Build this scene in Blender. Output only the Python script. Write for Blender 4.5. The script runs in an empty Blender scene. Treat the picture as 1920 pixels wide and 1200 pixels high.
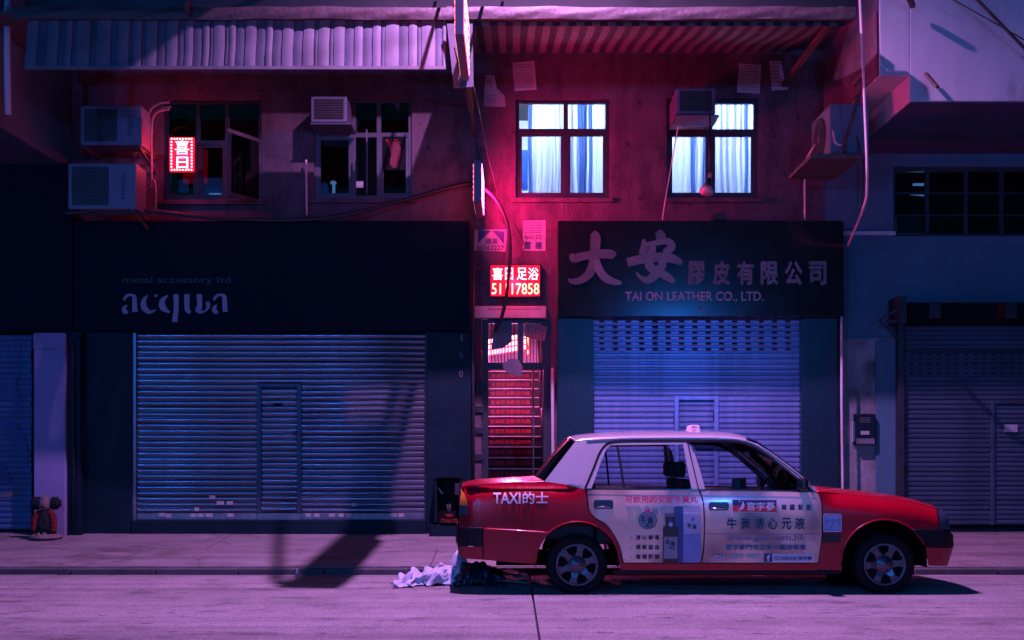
import bpy, bmesh, math, random
from mathutils import Vector
from mathutils.geometry import delaunay_2d_cdt
random.seed(7)
R = math.radians
S = bpy.context.scene
COL = S.collection

# ------------------------------------------------------------------ camera
F, HC, CX, HY = 2059.0, 1.355, 960.0, 840.0      # focal length in photo pixels, eye height, vanishing point
cam_d = bpy.data.cameras.new("camera"); cam = bpy.data.objects.new("camera", cam_d); COL.objects.link(cam)
cam.location = (0, 0, HC); cam.rotation_euler = (R(90), 0, 0)
cam_d.sensor_width = 36; cam_d.lens = 36*F/1920; cam_d.shift_y = (HY-600)/1920
cam_d.clip_end = 500; S.camera = cam
# ------------------------------------------------------------------ night sky
w = bpy.data.worlds.new("World"); S.world = w; w.use_nodes = True
nt = w.node_tree; bg = nt.nodes["Background"]
sky = nt.nodes.new("ShaderNodeTexSky"); sky.sky_type = 'NISHITA'; sky.sun_disc = False
sky.sun_elevation = R(8); sky.sun_rotation = R(200)
tint = nt.nodes.new("ShaderNodeMix"); tint.data_type = 'RGBA'; tint.blend_type = 'MULTIPLY'; tint.inputs[0].default_value = 1
nt.links.new(sky.outputs[0], tint.inputs[6]); tint.inputs[7].default_value = (.01, .36, 1, 1)
nt.links.new(tint.outputs[2], bg.inputs[0]); bg.inputs[1].default_value = 0.0075
# ------------------------------------------------------------------ soft blue fill added from the front left (the one sun)
sd = bpy.data.lights.new("moonlight", 'SUN'); sd.energy = .13; sd.angle = R(12); sd.color = (.01, .26, 1)
so = bpy.data.objects.new("moonlight", sd); COL.objects.link(so); so.rotation_euler = (R(66), 0, R(-24)); so.location = (-8, -14, 12)
S.view_settings.view_transform = 'Standard'; S.view_settings.look = 'None'
S.view_settings.exposure = 0; S.view_settings.gamma = 1
S.render.engine = 'CYCLES'

# ------------------------------------------------------------------ helpers
def W(px, py, D): return ((px-CX)*D/F, D, HC-(py-HY)*D/F)
def WX(px, D): return (px-CX)*D/F
def WZ(py, D): return HC-(py-HY)*D/F

MATS = {}
def mat(name, col, rough=.6, metal=0., var=.18, scale=6., bump=.08, bscale=60., spec=.5, emit=None, es=0., coat=0., rnd=0., stretch=(1, 1, 1), dirt=0., trans=0.):
    m = bpy.data.materials.new(name); m.use_nodes = True; MATS[name] = m
    t = m.node_tree; N = t.nodes; L = t.links; p = N["Principled BSDF"]
    tc = N.new("ShaderNodeTexCoord"); mp = N.new("ShaderNodeMapping"); mp.inputs['Scale'].default_value = stretch
    L.new(tc.outputs['Object'], mp.inputs[0])
    nz = N.new("ShaderNodeTexNoise"); nz.inputs['Scale'].default_value = scale; nz.inputs['Detail'].default_value = 6; nz.inputs['Roughness'].default_value = .62
    L.new(mp.outputs[0], nz.inputs['Vector'])
    rp = N.new("ShaderNodeValToRGB"); e = rp.color_ramp.elements
    e[0].position = .32; e[1].position = .68
    e[0].color = tuple(c*(1-var) for c in col)+(1,); e[1].color = tuple(min(1, c*(1+var)) for c in col)+(1,)
    L.new(nz.outputs[0], rp.inputs[0]); out = rp.outputs[0]
    if dirt:
        n3 = N.new("ShaderNodeTexNoise"); n3.inputs['Scale'].default_value = scale*.35; n3.inputs['Detail'].default_value = 9; n3.inputs['Roughness'].default_value = .7
        L.new(mp.outputs[0], n3.inputs['Vector'])
        r3 = N.new("ShaderNodeValToRGB"); r3.color_ramp.elements[0].position = .5; r3.color_ramp.elements[1].position = .66
        r3.color_ramp.elements[0].color = (1, 1, 1, 1); r3.color_ramp.elements[1].color = (1-dirt,)*3+(1,)
        L.new(n3.outputs[0], r3.inputs[0])
        mx = N.new("ShaderNodeMix"); mx.data_type = 'RGBA'; mx.blend_type = 'MULTIPLY'; mx.inputs[0].default_value = 1
        L.new(out, mx.inputs[6]); L.new(r3.outputs[0], mx.inputs[7]); out = mx.outputs[2]
    if rnd:
        oi = N.new("ShaderNodeObjectInfo"); mr = N.new("ShaderNodeMapRange"); mr.inputs[3].default_value = 1-rnd; mr.inputs[4].default_value = 1+rnd
        L.new(oi.outputs['Random'], mr.inputs[0])
        mx = N.new("ShaderNodeMix"); mx.data_type = 'RGBA'; mx.blend_type = 'MULTIPLY'; mx.inputs[0].default_value = 1
        L.new(out, mx.inputs[6]); L.new(mr.outputs[0], mx.inputs[7]); out = mx.outputs[2]
    L.new(out, p.inputs['Base Color'])
    rr = N.new("ShaderNodeMapRange"); rr.inputs[3].default_value = max(.02, rough*.8); rr.inputs[4].default_value = min(1, rough*1.2)
    L.new(nz.outputs[0], rr.inputs[0]); L.new(rr.outputs[0], p.inputs['Roughness'])
    p.inputs['Metallic'].default_value = metal; p.inputs['Specular IOR Level'].default_value = spec
    if coat: p.inputs['Coat Weight'].default_value = coat; p.inputs['Coat Roughness'].default_value = .06
    if emit: p.inputs['Emission Color'].default_value = emit+(1,); p.inputs['Emission Strength'].default_value = es
    if bump:
        n2 = N.new("ShaderNodeTexNoise"); n2.inputs['Scale'].default_value = bscale; n2.inputs['Detail'].default_value = 5
        L.new(mp.outputs[0], n2.inputs['Vector'])
        b = N.new("ShaderNodeBump"); b.inputs['Strength'].default_value = bump; b.inputs['Distance'].default_value = .02
        L.new(n2.outputs[0], b.inputs['Height']); L.new(b.outputs[0], p.inputs['Normal'])
    return m
def glass(name, tr=(.85, .9, .95), gloss=.12, rough=.02):
    m = bpy.data.materials.new(name); m.use_nodes = True; MATS[name] = m
    t = m.node_tree; N = t.nodes; L = t.links; N.remove(N["Principled BSDF"]); o = N["Material Output"]
    tr_ = N.new("ShaderNodeBsdfTransparent"); tr_.inputs[0].default_value = tr+(1,)
    g = N.new("ShaderNodeBsdfGlossy"); g.inputs['Roughness'].default_value = rough
    fr = N.new("ShaderNodeFresnel"); fr.inputs[0].default_value = 1.45
    nz = N.new("ShaderNodeTexNoise"); nz.inputs['Scale'].default_value = 9
    mr = N.new("ShaderNodeMapRange"); mr.inputs[3].default_value = rough; mr.inputs[4].default_value = rough+.06
    L.new(nz.outputs[0], mr.inputs[0]); L.new(mr.outputs[0], g.inputs['Roughness'])
    ad = N.new("ShaderNodeMath"); ad.operation = 'ADD'; ad.inputs[1].default_value = gloss; ad.use_clamp = True; L.new(fr.outputs[0], ad.inputs[0])
    mx = N.new("ShaderNodeMixShader"); L.new(ad.outputs[0], mx.inputs[0]); L.new(tr_.outputs[0], mx.inputs[1]); L.new(g.outputs[0], mx.inputs[2]); L.new(mx.outputs[0], o.inputs[0])
    return m
def cloth(name, col, tcol, mixf=.6):
    m = bpy.data.materials.new(name); m.use_nodes = True; MATS[name] = m
    t = m.node_tree; N = t.nodes; L = t.links; N.remove(N["Principled BSDF"]); o = N["Material Output"]
    a = N.new("ShaderNodeBsdfDiffuse"); b = N.new("ShaderNodeBsdfTranslucent")
    nz = N.new("ShaderNodeTexNoise"); nz.inputs['Scale'].default_value = 14; rp = N.new("ShaderNodeValToRGB")
    rp.color_ramp.elements[0].color = tuple(c*.82 for c in tcol)+(1,); rp.color_ramp.elements[1].color = tcol+(1,)
    L.new(nz.outputs[0], rp.inputs[0]); L.new(rp.outputs[0], b.inputs[0]); a.inputs[0].default_value = col+(1,)
    mx = N.new("ShaderNodeMixShader"); mx.inputs[0].default_value = mixf; L.new(a.outputs[0], mx.inputs[1]); L.new(b.outputs[0], mx.inputs[2]); L.new(mx.outputs[0], o.inputs[0])
    return m
def led(name, col, s):
    return mat(name, tuple(c*.5 for c in col), .4, emit=col, es=s, bump=0)

WORLD = {}
class MB:
    def __init__(s): s.v = []; s.f = []; s.sm = []
    def add(s, vs, fs, smooth=False):
        n = len(s.v); s.v += [tuple(q) for q in vs]; s.f += [tuple(i+n for i in f) for f in fs]; s.sm += [smooth]*len(fs); return s
    def box(s, x0, x1, y0, y1, z0, z1):
        if x0 > x1: x0, x1 = x1, x0
        if z0 > z1: z0, z1 = z1, z0
        vs = [(x, y, z) for x in (x0, x1) for y in (y0, y1) for z in (z0, z1)]
        return s.add(vs, [(0, 1, 3, 2), (4, 6, 7, 5), (0, 4, 5, 1), (2, 3, 7, 6), (0, 2, 6, 4), (1, 5, 7, 3)])
    def pbox(s, px0, py0, px1, py1, D, back):          # front face at distance D covers the pixel rectangle
        a = W(px0, py1, D); b = W(px1, py0, D); return s.box(a[0], b[0], D, D+back, a[2], b[2])
    def bar(s, a, b, wd, ht=None, up=(0, 0, 1)):
        a = Vector(a); b = Vector(b); d = (b-a).normalized(); ht = ht or wd
        u = Vector(up)
        if abs(d.dot(u)) > .95: u = Vector((1, 0, 0))
        sx = d.cross(u).normalized()*wd/2; sz = sx.cross(d).normalized()*ht/2
        vs = [p+i*sx+j*sz for p in (a, b) for i in (-1, 1) for j in (-1, 1)]
        return s.add(vs, [(0, 1, 3, 2), (4, 6, 7, 5), (0, 4, 5, 1), (2, 3, 7, 6), (0, 2, 6, 4), (1, 5, 7, 3)])
    def tube(s, pts, r, n=8, caps=True):
        pts = [Vector(p) for p in pts]; rings = []; prev = None
        for i, p in enumerate(pts):
            d = (pts[min(i+1, len(pts)-1)]-pts[max(i-1, 0)]).normalized()
            u = prev or (Vector((0, 0, 1)) if abs(d.z) < .9 else Vector((1, 0, 0)))
            a = d.cross(u).normalized(); b = a.cross(d).normalized(); prev = b
            rr = r[i] if isinstance(r, (list, tuple)) else r
            rings.append([p+rr*(math.cos(2*math.pi*k/n)*a+math.sin(2*math.pi*k/n)*b) for k in range(n)])
        vs = [q for g in rings for q in g]; fs = []
        for i in range(len(pts)-1):
            for k in range(n):
                k2 = (k+1) % n; fs.append((i*n+k, i*n+k2, (i+1)*n+k2, (i+1)*n+k))
        if caps: fs += [tuple(range(n))[::-1], tuple((len(pts)-1)*n+k for k in range(n))]
        return s.add(vs, fs, True)
    def lathe(s, prof, origin, axis='z', n=32):            # prof: (radius, height along axis)
        o = Vector(origin); vs = []; fs = []
        for r, h in prof:
            for k in range(n):
                a = 2*math.pi*k/n; c, q = r*math.cos(a), r*math.sin(a)
                vs.append(o+Vector({'z': (c, q, h), 'y': (c, h, q), 'x': (h, c, q)}[axis]))
        for i in range(len(prof)-1):
            for k in range(n):
                k2 = (k+1) % n; fs.append((i*n+k, i*n+k2, (i+1)*n+k2, (i+1)*n+k))
        return s.add(vs, fs, True)
    def grid(s, fn, nu, nv, smooth=True):
        vs = [fn(i/nu, j/nv) for i in range(nu+1) for j in range(nv+1)]
        fs = [(i*(nv+1)+j, (i+1)*(nv+1)+j, (i+1)*(nv+1)+j+1, i*(nv+1)+j+1) for i in range(nu) for j in range(nv)]
        return s.add(vs, fs, smooth)
    def prism(s, pts, y0, y1):                           # outline in x,z pushed from y0 to y1
        n = len(pts); vs = [(x, y0, z) for x, z in pts]+[(x, y1, z) for x, z in pts]
        return s.add(vs, [tuple(range(n)), tuple(range(2*n-1, n-1, -1))]+[(i, (i+1) % n, n+(i+1) % n, n+i) for i in range(n)])
    def build(s, name, m, parent=None, bevel=0., solid=0., fix=True):
        me = bpy.data.meshes.new(name)
        if parent is not None: off = WORLD[parent.name]
        else:
            xs = [v[0] for v in s.v]; ys = [v[1] for v in s.v]; zs = [v[2] for v in s.v]
            off = Vector(((min(xs)+max(xs))/2, (min(ys)+max(ys))/2, min(zs)))
        me.from_pydata([(v[0]-off[0], v[1]-off[1], v[2]-off[2]) for v in s.v], [], s.f)
        me.polygons.foreach_set("use_smooth", s.sm)
        if fix:
            bm = bmesh.new(); bm.from_mesh(me); bmesh.ops.recalc_face_normals(bm, faces=bm.faces); bm.to_mesh(me); bm.free()
        me.materials.append(MATS[m] if isinstance(m, str) else m)
        o = bpy.data.objects.new(name, me); COL.objects.link(o)
        if parent is not None: o.parent = parent; WORLD[o.name] = off
        else: o.location = off; WORLD[o.name] = off
        if bevel:
            b = o.modifiers.new("bevel", 'BEVEL'); b.width = bevel; b.segments = 2; b.limit_method = 'ANGLE'
        if solid:
            b = o.modifiers.new("solid", 'SOLIDIFY'); b.thickness = solid; b.offset = 0
        return o
def tag(o, label, cat, group=None):
    o["label"] = label; o["category"] = cat
    if group: o["group"] = group
    return o
def struct(o): o["kind"] = "structure"; return o
def thing(name, loc, label, cat, group=None):
    o = bpy.data.objects.new(name, None); COL.objects.link(o); o.location = loc; o.empty_display_size = .2
    WORLD[o.name] = Vector(loc); return tag(o, label, cat, group)
def copy_piece(src, parent, off, name=None):            # copy that shares mesh data, shifted by off (world) from the source
    c = src.copy(); COL.objects.link(c); c.parent = parent
    c.location = Vector(src.location)+Vector(off)-(WORLD[parent.name]-WORLD[src.parent.name])
    WORLD[c.name] = WORLD[src.name]; return c

_tc = {}
def text_geo(body, ext=0., bold=0.):
    k = (body, ext)
    if k not in _tc:
        cu = bpy.data.curves.new("t", 'FONT'); cu.body = body; cu.size = 1; cu.extrude = ext; cu.resolution_u = 3
        o = bpy.data.objects.new("t", cu); COL.objects.link(o)
        me = bpy.data.meshes.new_from_object(o.evaluated_get(bpy.context.evaluated_depsgraph_get()))
        _tc[k] = ([tuple(v.co) for v in me.vertices], [tuple(p.vertices) for p in me.polygons])
        bpy.data.objects.remove(o); bpy.data.curves.remove(cu); bpy.data.meshes.remove(me)
    v, f = _tc[k]; vs = []; fs = []
    offs = [(0, 0)] if not bold else [(0, 0), (bold, 0), (-bold, 0), (0, bold), (0, -bold)]
    for i, (dx, dy) in enumerate(offs):
        n = len(vs); vs += [(a+dx, b+dy, c+i*.0006) for a, b, c in v]; fs += [tuple(q+n for q in p) for p in f]
    return vs, fs
def cut_rows(vs, fs, n):
    bm = bmesh.new(); vv = [bm.verts.new(v) for v in vs]
    for f in fs:
        try: bm.faces.new([vv[i] for i in f])
        except ValueError: pass
    y0, y1 = min(v[1] for v in vs), max(v[1] for v in vs)
    for k in range(1, n): bmesh.ops.bisect_plane(bm, geom=bm.verts[:]+bm.edges[:]+bm.faces[:], plane_co=(0, y0+(y1-y0)*k/n, 0), plane_no=(0, 1, 0))
    bm.verts.index_update(); out = ([tuple(v.co) for v in bm.verts], [tuple(v.index for v in f.verts) for f in bm.faces]); bm.free(); return out
def text_px(body, px0, py0, px1, py1, fn, m, parent, name="lettering", bold=0., ext=0., shear=0., rot=0., cuts=0):
    """text fitted to a rectangle; fn(px, py, out) gives the world point, out = distance in front of the surface"""
    vs, fs = text_geo(body, 0, bold)
    if cuts: vs, fs = cut_rows(vs, fs, cuts)
    xs = [v[0] for v in vs]; ys = [v[1] for v in vs]; x0, x1, y0, y1 = min(xs), max(xs), min(ys), max(ys)
    out = []; c, s = math.cos(R(rot)), math.sin(R(rot)); mx, my = (px0+px1)/2, (py0+py1)/2
    for x, y, z in vs:
        u = px0+(x-x0)/(x1-x0)*(px1-px0); v = py1-(y-y0)/(y1-y0)*(py1-py0); u += shear*(py1-v)
        du, dv = u-mx, v-my; u, v = mx+du*c-dv*s, my+du*s+dv*c
        out.append(fn(u, v, .002+ext+z))
    mb = MB(); mb.add(out, fs)
    if ext:                                                # sides down to the surface
        b2 = [fn(0, 0, 0)]
        bm = bmesh.new(); vv = [bm.verts.new(p) for p in out]
        for f in fs:
            try: bm.faces.new([vv[i] for i in f])
            except ValueError: pass
        be = [e for e in bm.edges if len(e.link_faces) == 1]
        r = bmesh.ops.extrude_edge_only(bm, edges=be)
        for g in r['geom']:
            if isinstance(g, bmesh.types.BMVert): g.co.y += ext
        bm.verts.index_update()
        mb = MB(); mb.add([tuple(v.co) for v in bm.verts], [tuple(v.index for v in f.verts) for f in bm.faces]); bm.free()
    return mb.build(name, m, parent, fix=False)
def plane_fn(D):
    def f(px, py, out): x, y, z = W(px, py, D); return (x, y-out, z)
    return f
def smooth_line(p, n=6):
    out = []
    for i in range(len(p)-1):
        a, b, c, d = p[max(i-1, 0)], p[i], p[i+1], p[min(i+2, len(p)-1)]
        for k in range(n):
            t = k/n; out.append(tuple(.5*((2*b[j])+(-a[j]+c[j])*t+(2*a[j]-5*b[j]+4*c[j]-d[j])*t*t+(-a[j]+3*b[j]-3*c[j]+d[j])*t**3) for j in range(len(b))))
    return out+[tuple(p[-1])]
def stroke(pts, D, out, th=.012):                         # brush stroke: (px, py, width px)
    p = smooth_line(pts); n = len(p); L = []; Rr = []
    for i in range(n):
        a = p[max(i-1, 0)]; b = p[min(i+1, n-1)]; dx, dy = b[0]-a[0], b[1]-a[1]; l = math.hypot(dx, dy) or 1
        nx, ny = -dy/l*p[i][2]/2, dx/l*p[i][2]/2
        L.append(W(p[i][0]+nx, p[i][1]+ny, D)); Rr.append(W(p[i][0]-nx, p[i][1]-ny, D))
    mb = MB(); vs = []
    for a, b in zip(L, Rr): vs += [(a[0], D-out, a[2]), (b[0], D-out, b[2]), (a[0], D-out+th, a[2]), (b[0], D-out+th, b[2])]
    fs = []
    for i in range(n-1):
        q = 4*i; fs += [(q, q+4, q+5, q+1), (q, q+2, q+6, q+4), (q+1, q+5, q+7, q+3)]
    fs += [(0, 1, 3, 2), (4*n-4, 4*n-2, 4*n-1, 4*n-3)]
    return mb.add(vs, fs)
def wall_holes(x0, x1, z0, z1, y, th, holes):
    xs = sorted({x0, x1}|{h[i] for h in holes for i in (0, 1)}); zs = sorted({z0, z1}|{h[i] for h in holes for i in (2, 3)})
    mb = MB(); inside = lambda a, b: any(h[0] < a < h[1] and h[2] < b < h[3] for h in holes)
    for i in range(len(xs)-1):
        for j in range(len(zs)-1):
            if inside((xs[i]+xs[i+1])/2, (zs[j]+zs[j+1])/2): continue
            for yy in (y, y+th): mb.add([(xs[i], yy, zs[j]), (xs[i+1], yy, zs[j]), (xs[i+1], yy, zs[j+1]), (xs[i], yy, zs[j+1])], [(0, 1, 2, 3)])
    for a, b, c, d in list(holes)+[(x0, x1, z0, z1)]:
        mb.add([(a, y, c), (b, y, c), (b, y, d), (a, y, d), (a, y+th, c), (b, y+th, c), (b, y+th, d), (a, y+th, d)], [(0, 1, 5, 4), (1, 2, 6, 5), (2, 3, 7, 6), (3, 0, 4, 7)])
    return mb

# ------------------------------------------------------------------ materials
mat("road", (.25, .245, .24), .82, var=.12, scale=2.2, bump=.8, bscale=70, dirt=.25, stretch=(1, 1, 1))
def road_lines(m, freq):                                   # brushed concrete finish
    t = m.node_tree; N = t.nodes; L = t.links; p = N["Principled BSDF"]
    tc = N.new("ShaderNodeTexCoord"); wv = N.new("ShaderNodeTexWave"); wv.inputs['Scale'].default_value = freq; wv.inputs['Distortion'].default_value = 4; wv.inputs['Detail'].default_value = 3; wv.inputs['Detail Scale'].default_value = 2
    mp = N.new("ShaderNodeMapping"); mp.inputs['Scale'].default_value = (1, .12, 1); L.new(tc.outputs['Object'], mp.inputs[0]); L.new(mp.outputs[0], wv.inputs[0])
    b = N.new("ShaderNodeBump"); b.inputs['Strength'].default_value = .22; b.inputs['Distance'].default_value = .012
    old = p.inputs['Normal'].links[0].from_socket
    L.new(wv.outputs['Fac'], b.inputs['Height']); L.new(old, b.inputs['Normal']); L.new(b.outputs[0], p.inputs['Normal'])
road_lines(MATS["road"], 9)
def concrete_detail(m, speck, stain, crack):
    t = m.node_tree; N = t.nodes; L = t.links; p = N["Principled BSDF"]; out = p.inputs['Base Color'].links[0].from_socket
    tc = N.new("ShaderNodeTexCoord"); src_ = tc.outputs['Object']
    def mul(o_, fac):
        mx = N.new("ShaderNodeMix"); mx.data_type = 'RGBA'; mx.blend_type = 'MULTIPLY'; mx.inputs[0].default_value = 1; L.new(o_, mx.inputs[6]); L.new(fac, mx.inputs[7]); return mx.outputs[2]
    def ramp(sock, p0, c0, p1, c1):
        r_ = N.new("ShaderNodeValToRGB"); e = r_.color_ramp.elements; e[0].position = p0; e[0].color = (c0,)*3+(1,); e[1].position = p1; e[1].color = (c1,)*3+(1,); L.new(sock, r_.inputs[0]); return r_.outputs[0]
    n1 = N.new("ShaderNodeTexNoise"); n1.inputs['Scale'].default_value = 55; n1.inputs['Detail'].default_value = 3; n1.inputs['Roughness'].default_value = .8; L.new(src_, n1.inputs['Vector'])
    out = mul(out, ramp(n1.outputs[0], .36, 1-speck, .64, 1+speck*.6))
    mp = N.new("ShaderNodeMapping"); mp.inputs['Scale'].default_value = (1.1, 2.3, 1); L.new(src_, mp.inputs[0])
    n2 = N.new("ShaderNodeTexNoise"); n2.inputs['Scale'].default_value = 1.7; n2.inputs['Detail'].default_value = 8; n2.inputs['Roughness'].default_value = .66; L.new(mp.outputs[0], n2.inputs['Vector'])
    out = mul(out, ramp(n2.outputs[0], .55, 1, .68, 1-stain))
    n5 = N.new("ShaderNodeTexNoise"); n5.inputs['Scale'].default_value = 5.5; n5.inputs['Detail'].default_value = 2; L.new(mp.outputs[0], n5.inputs['Vector'])
    out = mul(out, ramp(n5.outputs[0], .655, 1, .72, 1-stain*1.1))
    mp2 = N.new("ShaderNodeMapping"); mp2.inputs['Scale'].default_value = (.12, 2.6, 1); L.new(src_, mp2.inputs[0])
    n6 = N.new("ShaderNodeTexNoise"); n6.inputs['Scale'].default_value = 1.4; n6.inputs['Detail'].default_value = 6; L.new(mp2.outputs[0], n6.inputs['Vector'])
    out = mul(out, ramp(n6.outputs[0], .42, 1.08, .66, 1-stain*.5))
    if crack:
        n3 = N.new("ShaderNodeTexNoise"); n3.inputs['Scale'].default_value = 2.5; n3.inputs['Detail'].default_value = 5; L.new(src_, n3.inputs['Vector'])
        ad = N.new("ShaderNodeMix"); ad.data_type = 'RGBA'; ad.inputs[0].default_value = .22; L.new(src_, ad.inputs[6]); L.new(n3.outputs['Color'], ad.inputs[7])
        vo = N.new("ShaderNodeTexVoronoi"); vo.feature = 'DISTANCE_TO_EDGE'; vo.inputs['Scale'].default_value = .55; L.new(ad.outputs[2], vo.inputs['Vector'])
        out = mul(out, ramp(vo.outputs['Distance'], .002, 1-crack, .007, 1))
    L.new(out, p.inputs['Base Color'])
concrete_detail(MATS["road"], .45, .55, 0)
mat("joint", (.03, .03, .035), .9, var=.3, bump=.3)
mat("pavement", (.17, .165, .16), .85, var=.2, scale=2.6, bump=.4, bscale=50, dirt=.4, stretch=(.6, 1.6, 1))
concrete_detail(MATS["pavement"], .25, .45, .3)
mat("kerb", (.055, .055, .06), .85, var=.25, scale=5, bump=.4, dirt=.3, rnd=.12)  # shade of the kerb's street face put into this dark colour
mat("wall", (.095, .056, .075), .85, var=.28, scale=3., bump=.5, bscale=26, dirt=.62, stretch=(1.4, 1, .55))
mat("wall_pale", (.42, .40, .42), .85, var=.1, scale=2., bump=.10, bscale=35, dirt=.5, stretch=(1.5, 1, .6))
mat("wall_blue", (.045, .12, .16), .85, var=.12, scale=1.8, bump=.25, dirt=.25)
mat("peeling", (.19, .185, .19), .88, var=.3, scale=4, bump=.5, bscale=18, dirt=.75)
mat("ceiling", (.05, .05, .055), .9, var=.2, scale=2, bump=.2, dirt=.4)
mat("fascia_dark", (.002, .008, .016), .7, var=.2, scale=3, bump=.06, spec=.08)
mat("panel_dark", (.003, .012, .02), .55, var=.25, scale=2, bump=.08, spec=.15)
mat("fascia_gloss", (.008, .008, .010), .16, var=.2, scale=3, bump=.0, spec=.4)
mat("granite", (.005, .016, .024), .3, var=.3, scale=30, bump=.05, spec=.5)
def speckle(m):
    t = m.node_tree; N = t.nodes; L = t.links; p = N["Principled BSDF"]; tc = N.new("ShaderNodeTexCoord")
    vo = N.new("ShaderNodeTexVoronoi"); vo.inputs['Scale'].default_value = 42; L.new(tc.outputs['Object'], vo.inputs['Vector'])
    rp = N.new("ShaderNodeValToRGB"); rp.color_ramp.elements[0].position = .10; rp.color_ramp.elements[0].color = (1, 1, 1, 1); rp.color_ramp.elements[1].position = .2; rp.color_ramp.elements[1].color = (0, 0, 0, 1)
    L.new(vo.outputs['Distance'], rp.inputs[0]); mx = N.new("ShaderNodeMix"); mx.data_type = 'RGBA'; L.new(rp.outputs[0], mx.inputs[0])
    L.new(p.inputs['Base Color'].links[0].from_socket, mx.inputs[6]); mx.inputs[7].default_value = (.07, .10, .12, 1); L.new(mx.outputs[2], p.inputs['Base Color'])
speckle(MATS["granite"])
concrete_detail(MATS["wall"], .12, .5, .22)
mat("steel_slat", (.17, .175, .215), .22, metal=.85, var=.2, scale=3, bump=.05, bscale=14, rnd=.12, stretch=(.4, 1, 3))
mat("painted_slat", (.17, .22, .40), .30, metal=.45, var=.14, scale=3, bump=.06, bscale=12, rnd=.12, stretch=(1.6, 1, .5), dirt=.5)
mat("old_slat", (.045, .07, .105), .55, metal=.3, var=.25, scale=3, bump=.1, bscale=14, rnd=.12, stretch=(.4, 1, 2), dirt=.35)
mat("graffiti_slat", (.04, .08, .18), .5, metal=.2, var=.2, scale=4, bump=.08, rnd=.1, dirt=.3)
mat("door_steel", (.035, .04, .065), .4, metal=.6, var=.2, scale=8, bump=.05)
mat("steel", (.18, .18, .2), .35, metal=.8, var=.2, scale=8, bump=.05)
mat("dark_metal", (.03, .032, .036), .45, metal=.5, var=.25, scale=6, bump=.08)
mat("rust_metal", (.09, .07, .06), .7, metal=.3, var=.35, scale=9, bump=.2)
mat("black", (.005, .005, .007), .7, var=.2, bump=0, spec=.1)
mat("black_rubber", (.006, .006, .008), .75, var=.25, scale=14, bump=.15, bscale=90, spec=.15)
mat("cable_black", (.012, .012, .014), .5, var=.2, bump=0)
mat("cable_pink", (.55, .42, .42), .6, var=.15, bump=0)
mat("frame_grey", (.07, .07, .085), .5, metal=.3, var=.15, scale=6, bump=.05)
mat("frame_dark", (.025, .027, .034), .5, metal=.3, var=.15, scale=6, bump=.05)
mat("ac_white", (.10, .11, .16), .5, var=.1, scale=5, bump=.03, dirt=.25)
mat("ac_grille", (.022, .022, .026), .55, var=.2, bump=.05)
mat("paper", (.3, .3, .31), .8, var=.12, scale=10, bump=.08)
mat("paper_red", (.5, .16, .15), .8, var=.2, scale=10, bump=.08)
mat("ink", (.04, .03, .08), .8, var=.2, bump=0)
mat("ink_faint", (.11, .11, .13), .8, var=.3, bump=0)
mat("serif_letter", (.30, .27, .31), .5, var=.3, scale=9, bump=0)
mat("pipe_grey", (.16, .13, .14), .6, var=.2, bump=0)
mat("white_letter", (.2, .2, .27), .5, var=.1, bump=0)
mat("grey_letter", (.03, .03, .04), .5, var=.15, bump=0)
mat("metal_letter", (.15, .10, .10), .4, metal=.4, var=.2, scale=4, bump=.04, rnd=.25)
mat("metal_letter_dim", (.15, .12, .13), .5, metal=.2, var=.3, scale=9, bump=.04, rnd=.2)
mat("awning_white", (.09, .09, .11), .7, var=.12, scale=5, bump=.1, bscale=20, dirt=.25)
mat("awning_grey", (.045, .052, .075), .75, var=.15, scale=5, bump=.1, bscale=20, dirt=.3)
mat("soffit", (.03, .05, .10), .85, var=.2, scale=2, bump=.15, dirt=.3)  # shade under the jutting floors put into this dark blue
mat("pier_paint", (.17, .17, .30), .8, var=.08, scale=3, bump=.1, dirt=.12)
mat("awning_pale", (.09, .085, .09), .8, var=.2, scale=6, bump=.12, dirt=.3)
mat("awning_dark", (.010, .011, .014), .8, var=.25, scale=6, bump=.12)
mat("plastic_sheet", (.035, .020, .022), .6, var=.3, scale=9, bump=.5, bscale=12)
mat("riser_red", (.42, .02, .04), .6, var=.1, bump=0)
mat("step", (.004, .004, .006), .6, var=.3, scale=6, bump=.1)
mat("nosing", (.5, .48, .5), .35, var=.1, bump=0)
mat("foot_red", (.13, .006, .015), .7, var=.15, bump=0)
mat("red_print", (.62, .03, .05), .6, var=.15, bump=0)
mat("cloth_white", (.40, .43, .50), .75, var=.1, scale=6, bump=.15, bscale=24)
mat("bag_black", (.015, .017, .03), .22, var=.3, scale=6, bump=.35, bscale=16)
mat("cardboard", (.30, .2, .15), .85, var=.15, scale=8, bump=.1)
mat("figure_red", (.10, .012, .014), .75, var=.7, scale=22, bump=.8, bscale=40, spec=.15)
mat("figure_dark", (.010, .016, .018), .8, var=.6, scale=30, bump=1., bscale=40, spec=.1)
mat("figure_stone", (.12, .09, .09), .8, var=.3, scale=14, bump=.3)
mat("car_red", (.33, .001, .014), .26, var=.06, scale=3, bump=0, coat=.45, spec=.3)
mat("car_silver", (.45, .44, .46), .24, metal=.15, var=.04, scale=3, bump=0, coat=.8)
mat("car_black", (.006, .007, .010), .5, var=.15, scale=5, bump=.04, spec=.2)
mat("trim_black", (.01, .01, .012), .35, var=.15, bump=0)
mat("chrome", (.6, .6, .62), .12, metal=1, var=.05, bump=0)
mat("alloy", (.095, .095, .11), .34, metal=.7, var=.12, scale=8, bump=.03)
mat("seat", (.018, .018, .022), .8, var=.2, scale=12, bump=.15)
mat("seat_red", (.25, .05, .03), .8, var=.2, scale=12, bump=.1)
mat("lamp_amber", (.55, .2, .03), .12, var=.1, bump=0, coat=.6)
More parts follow.
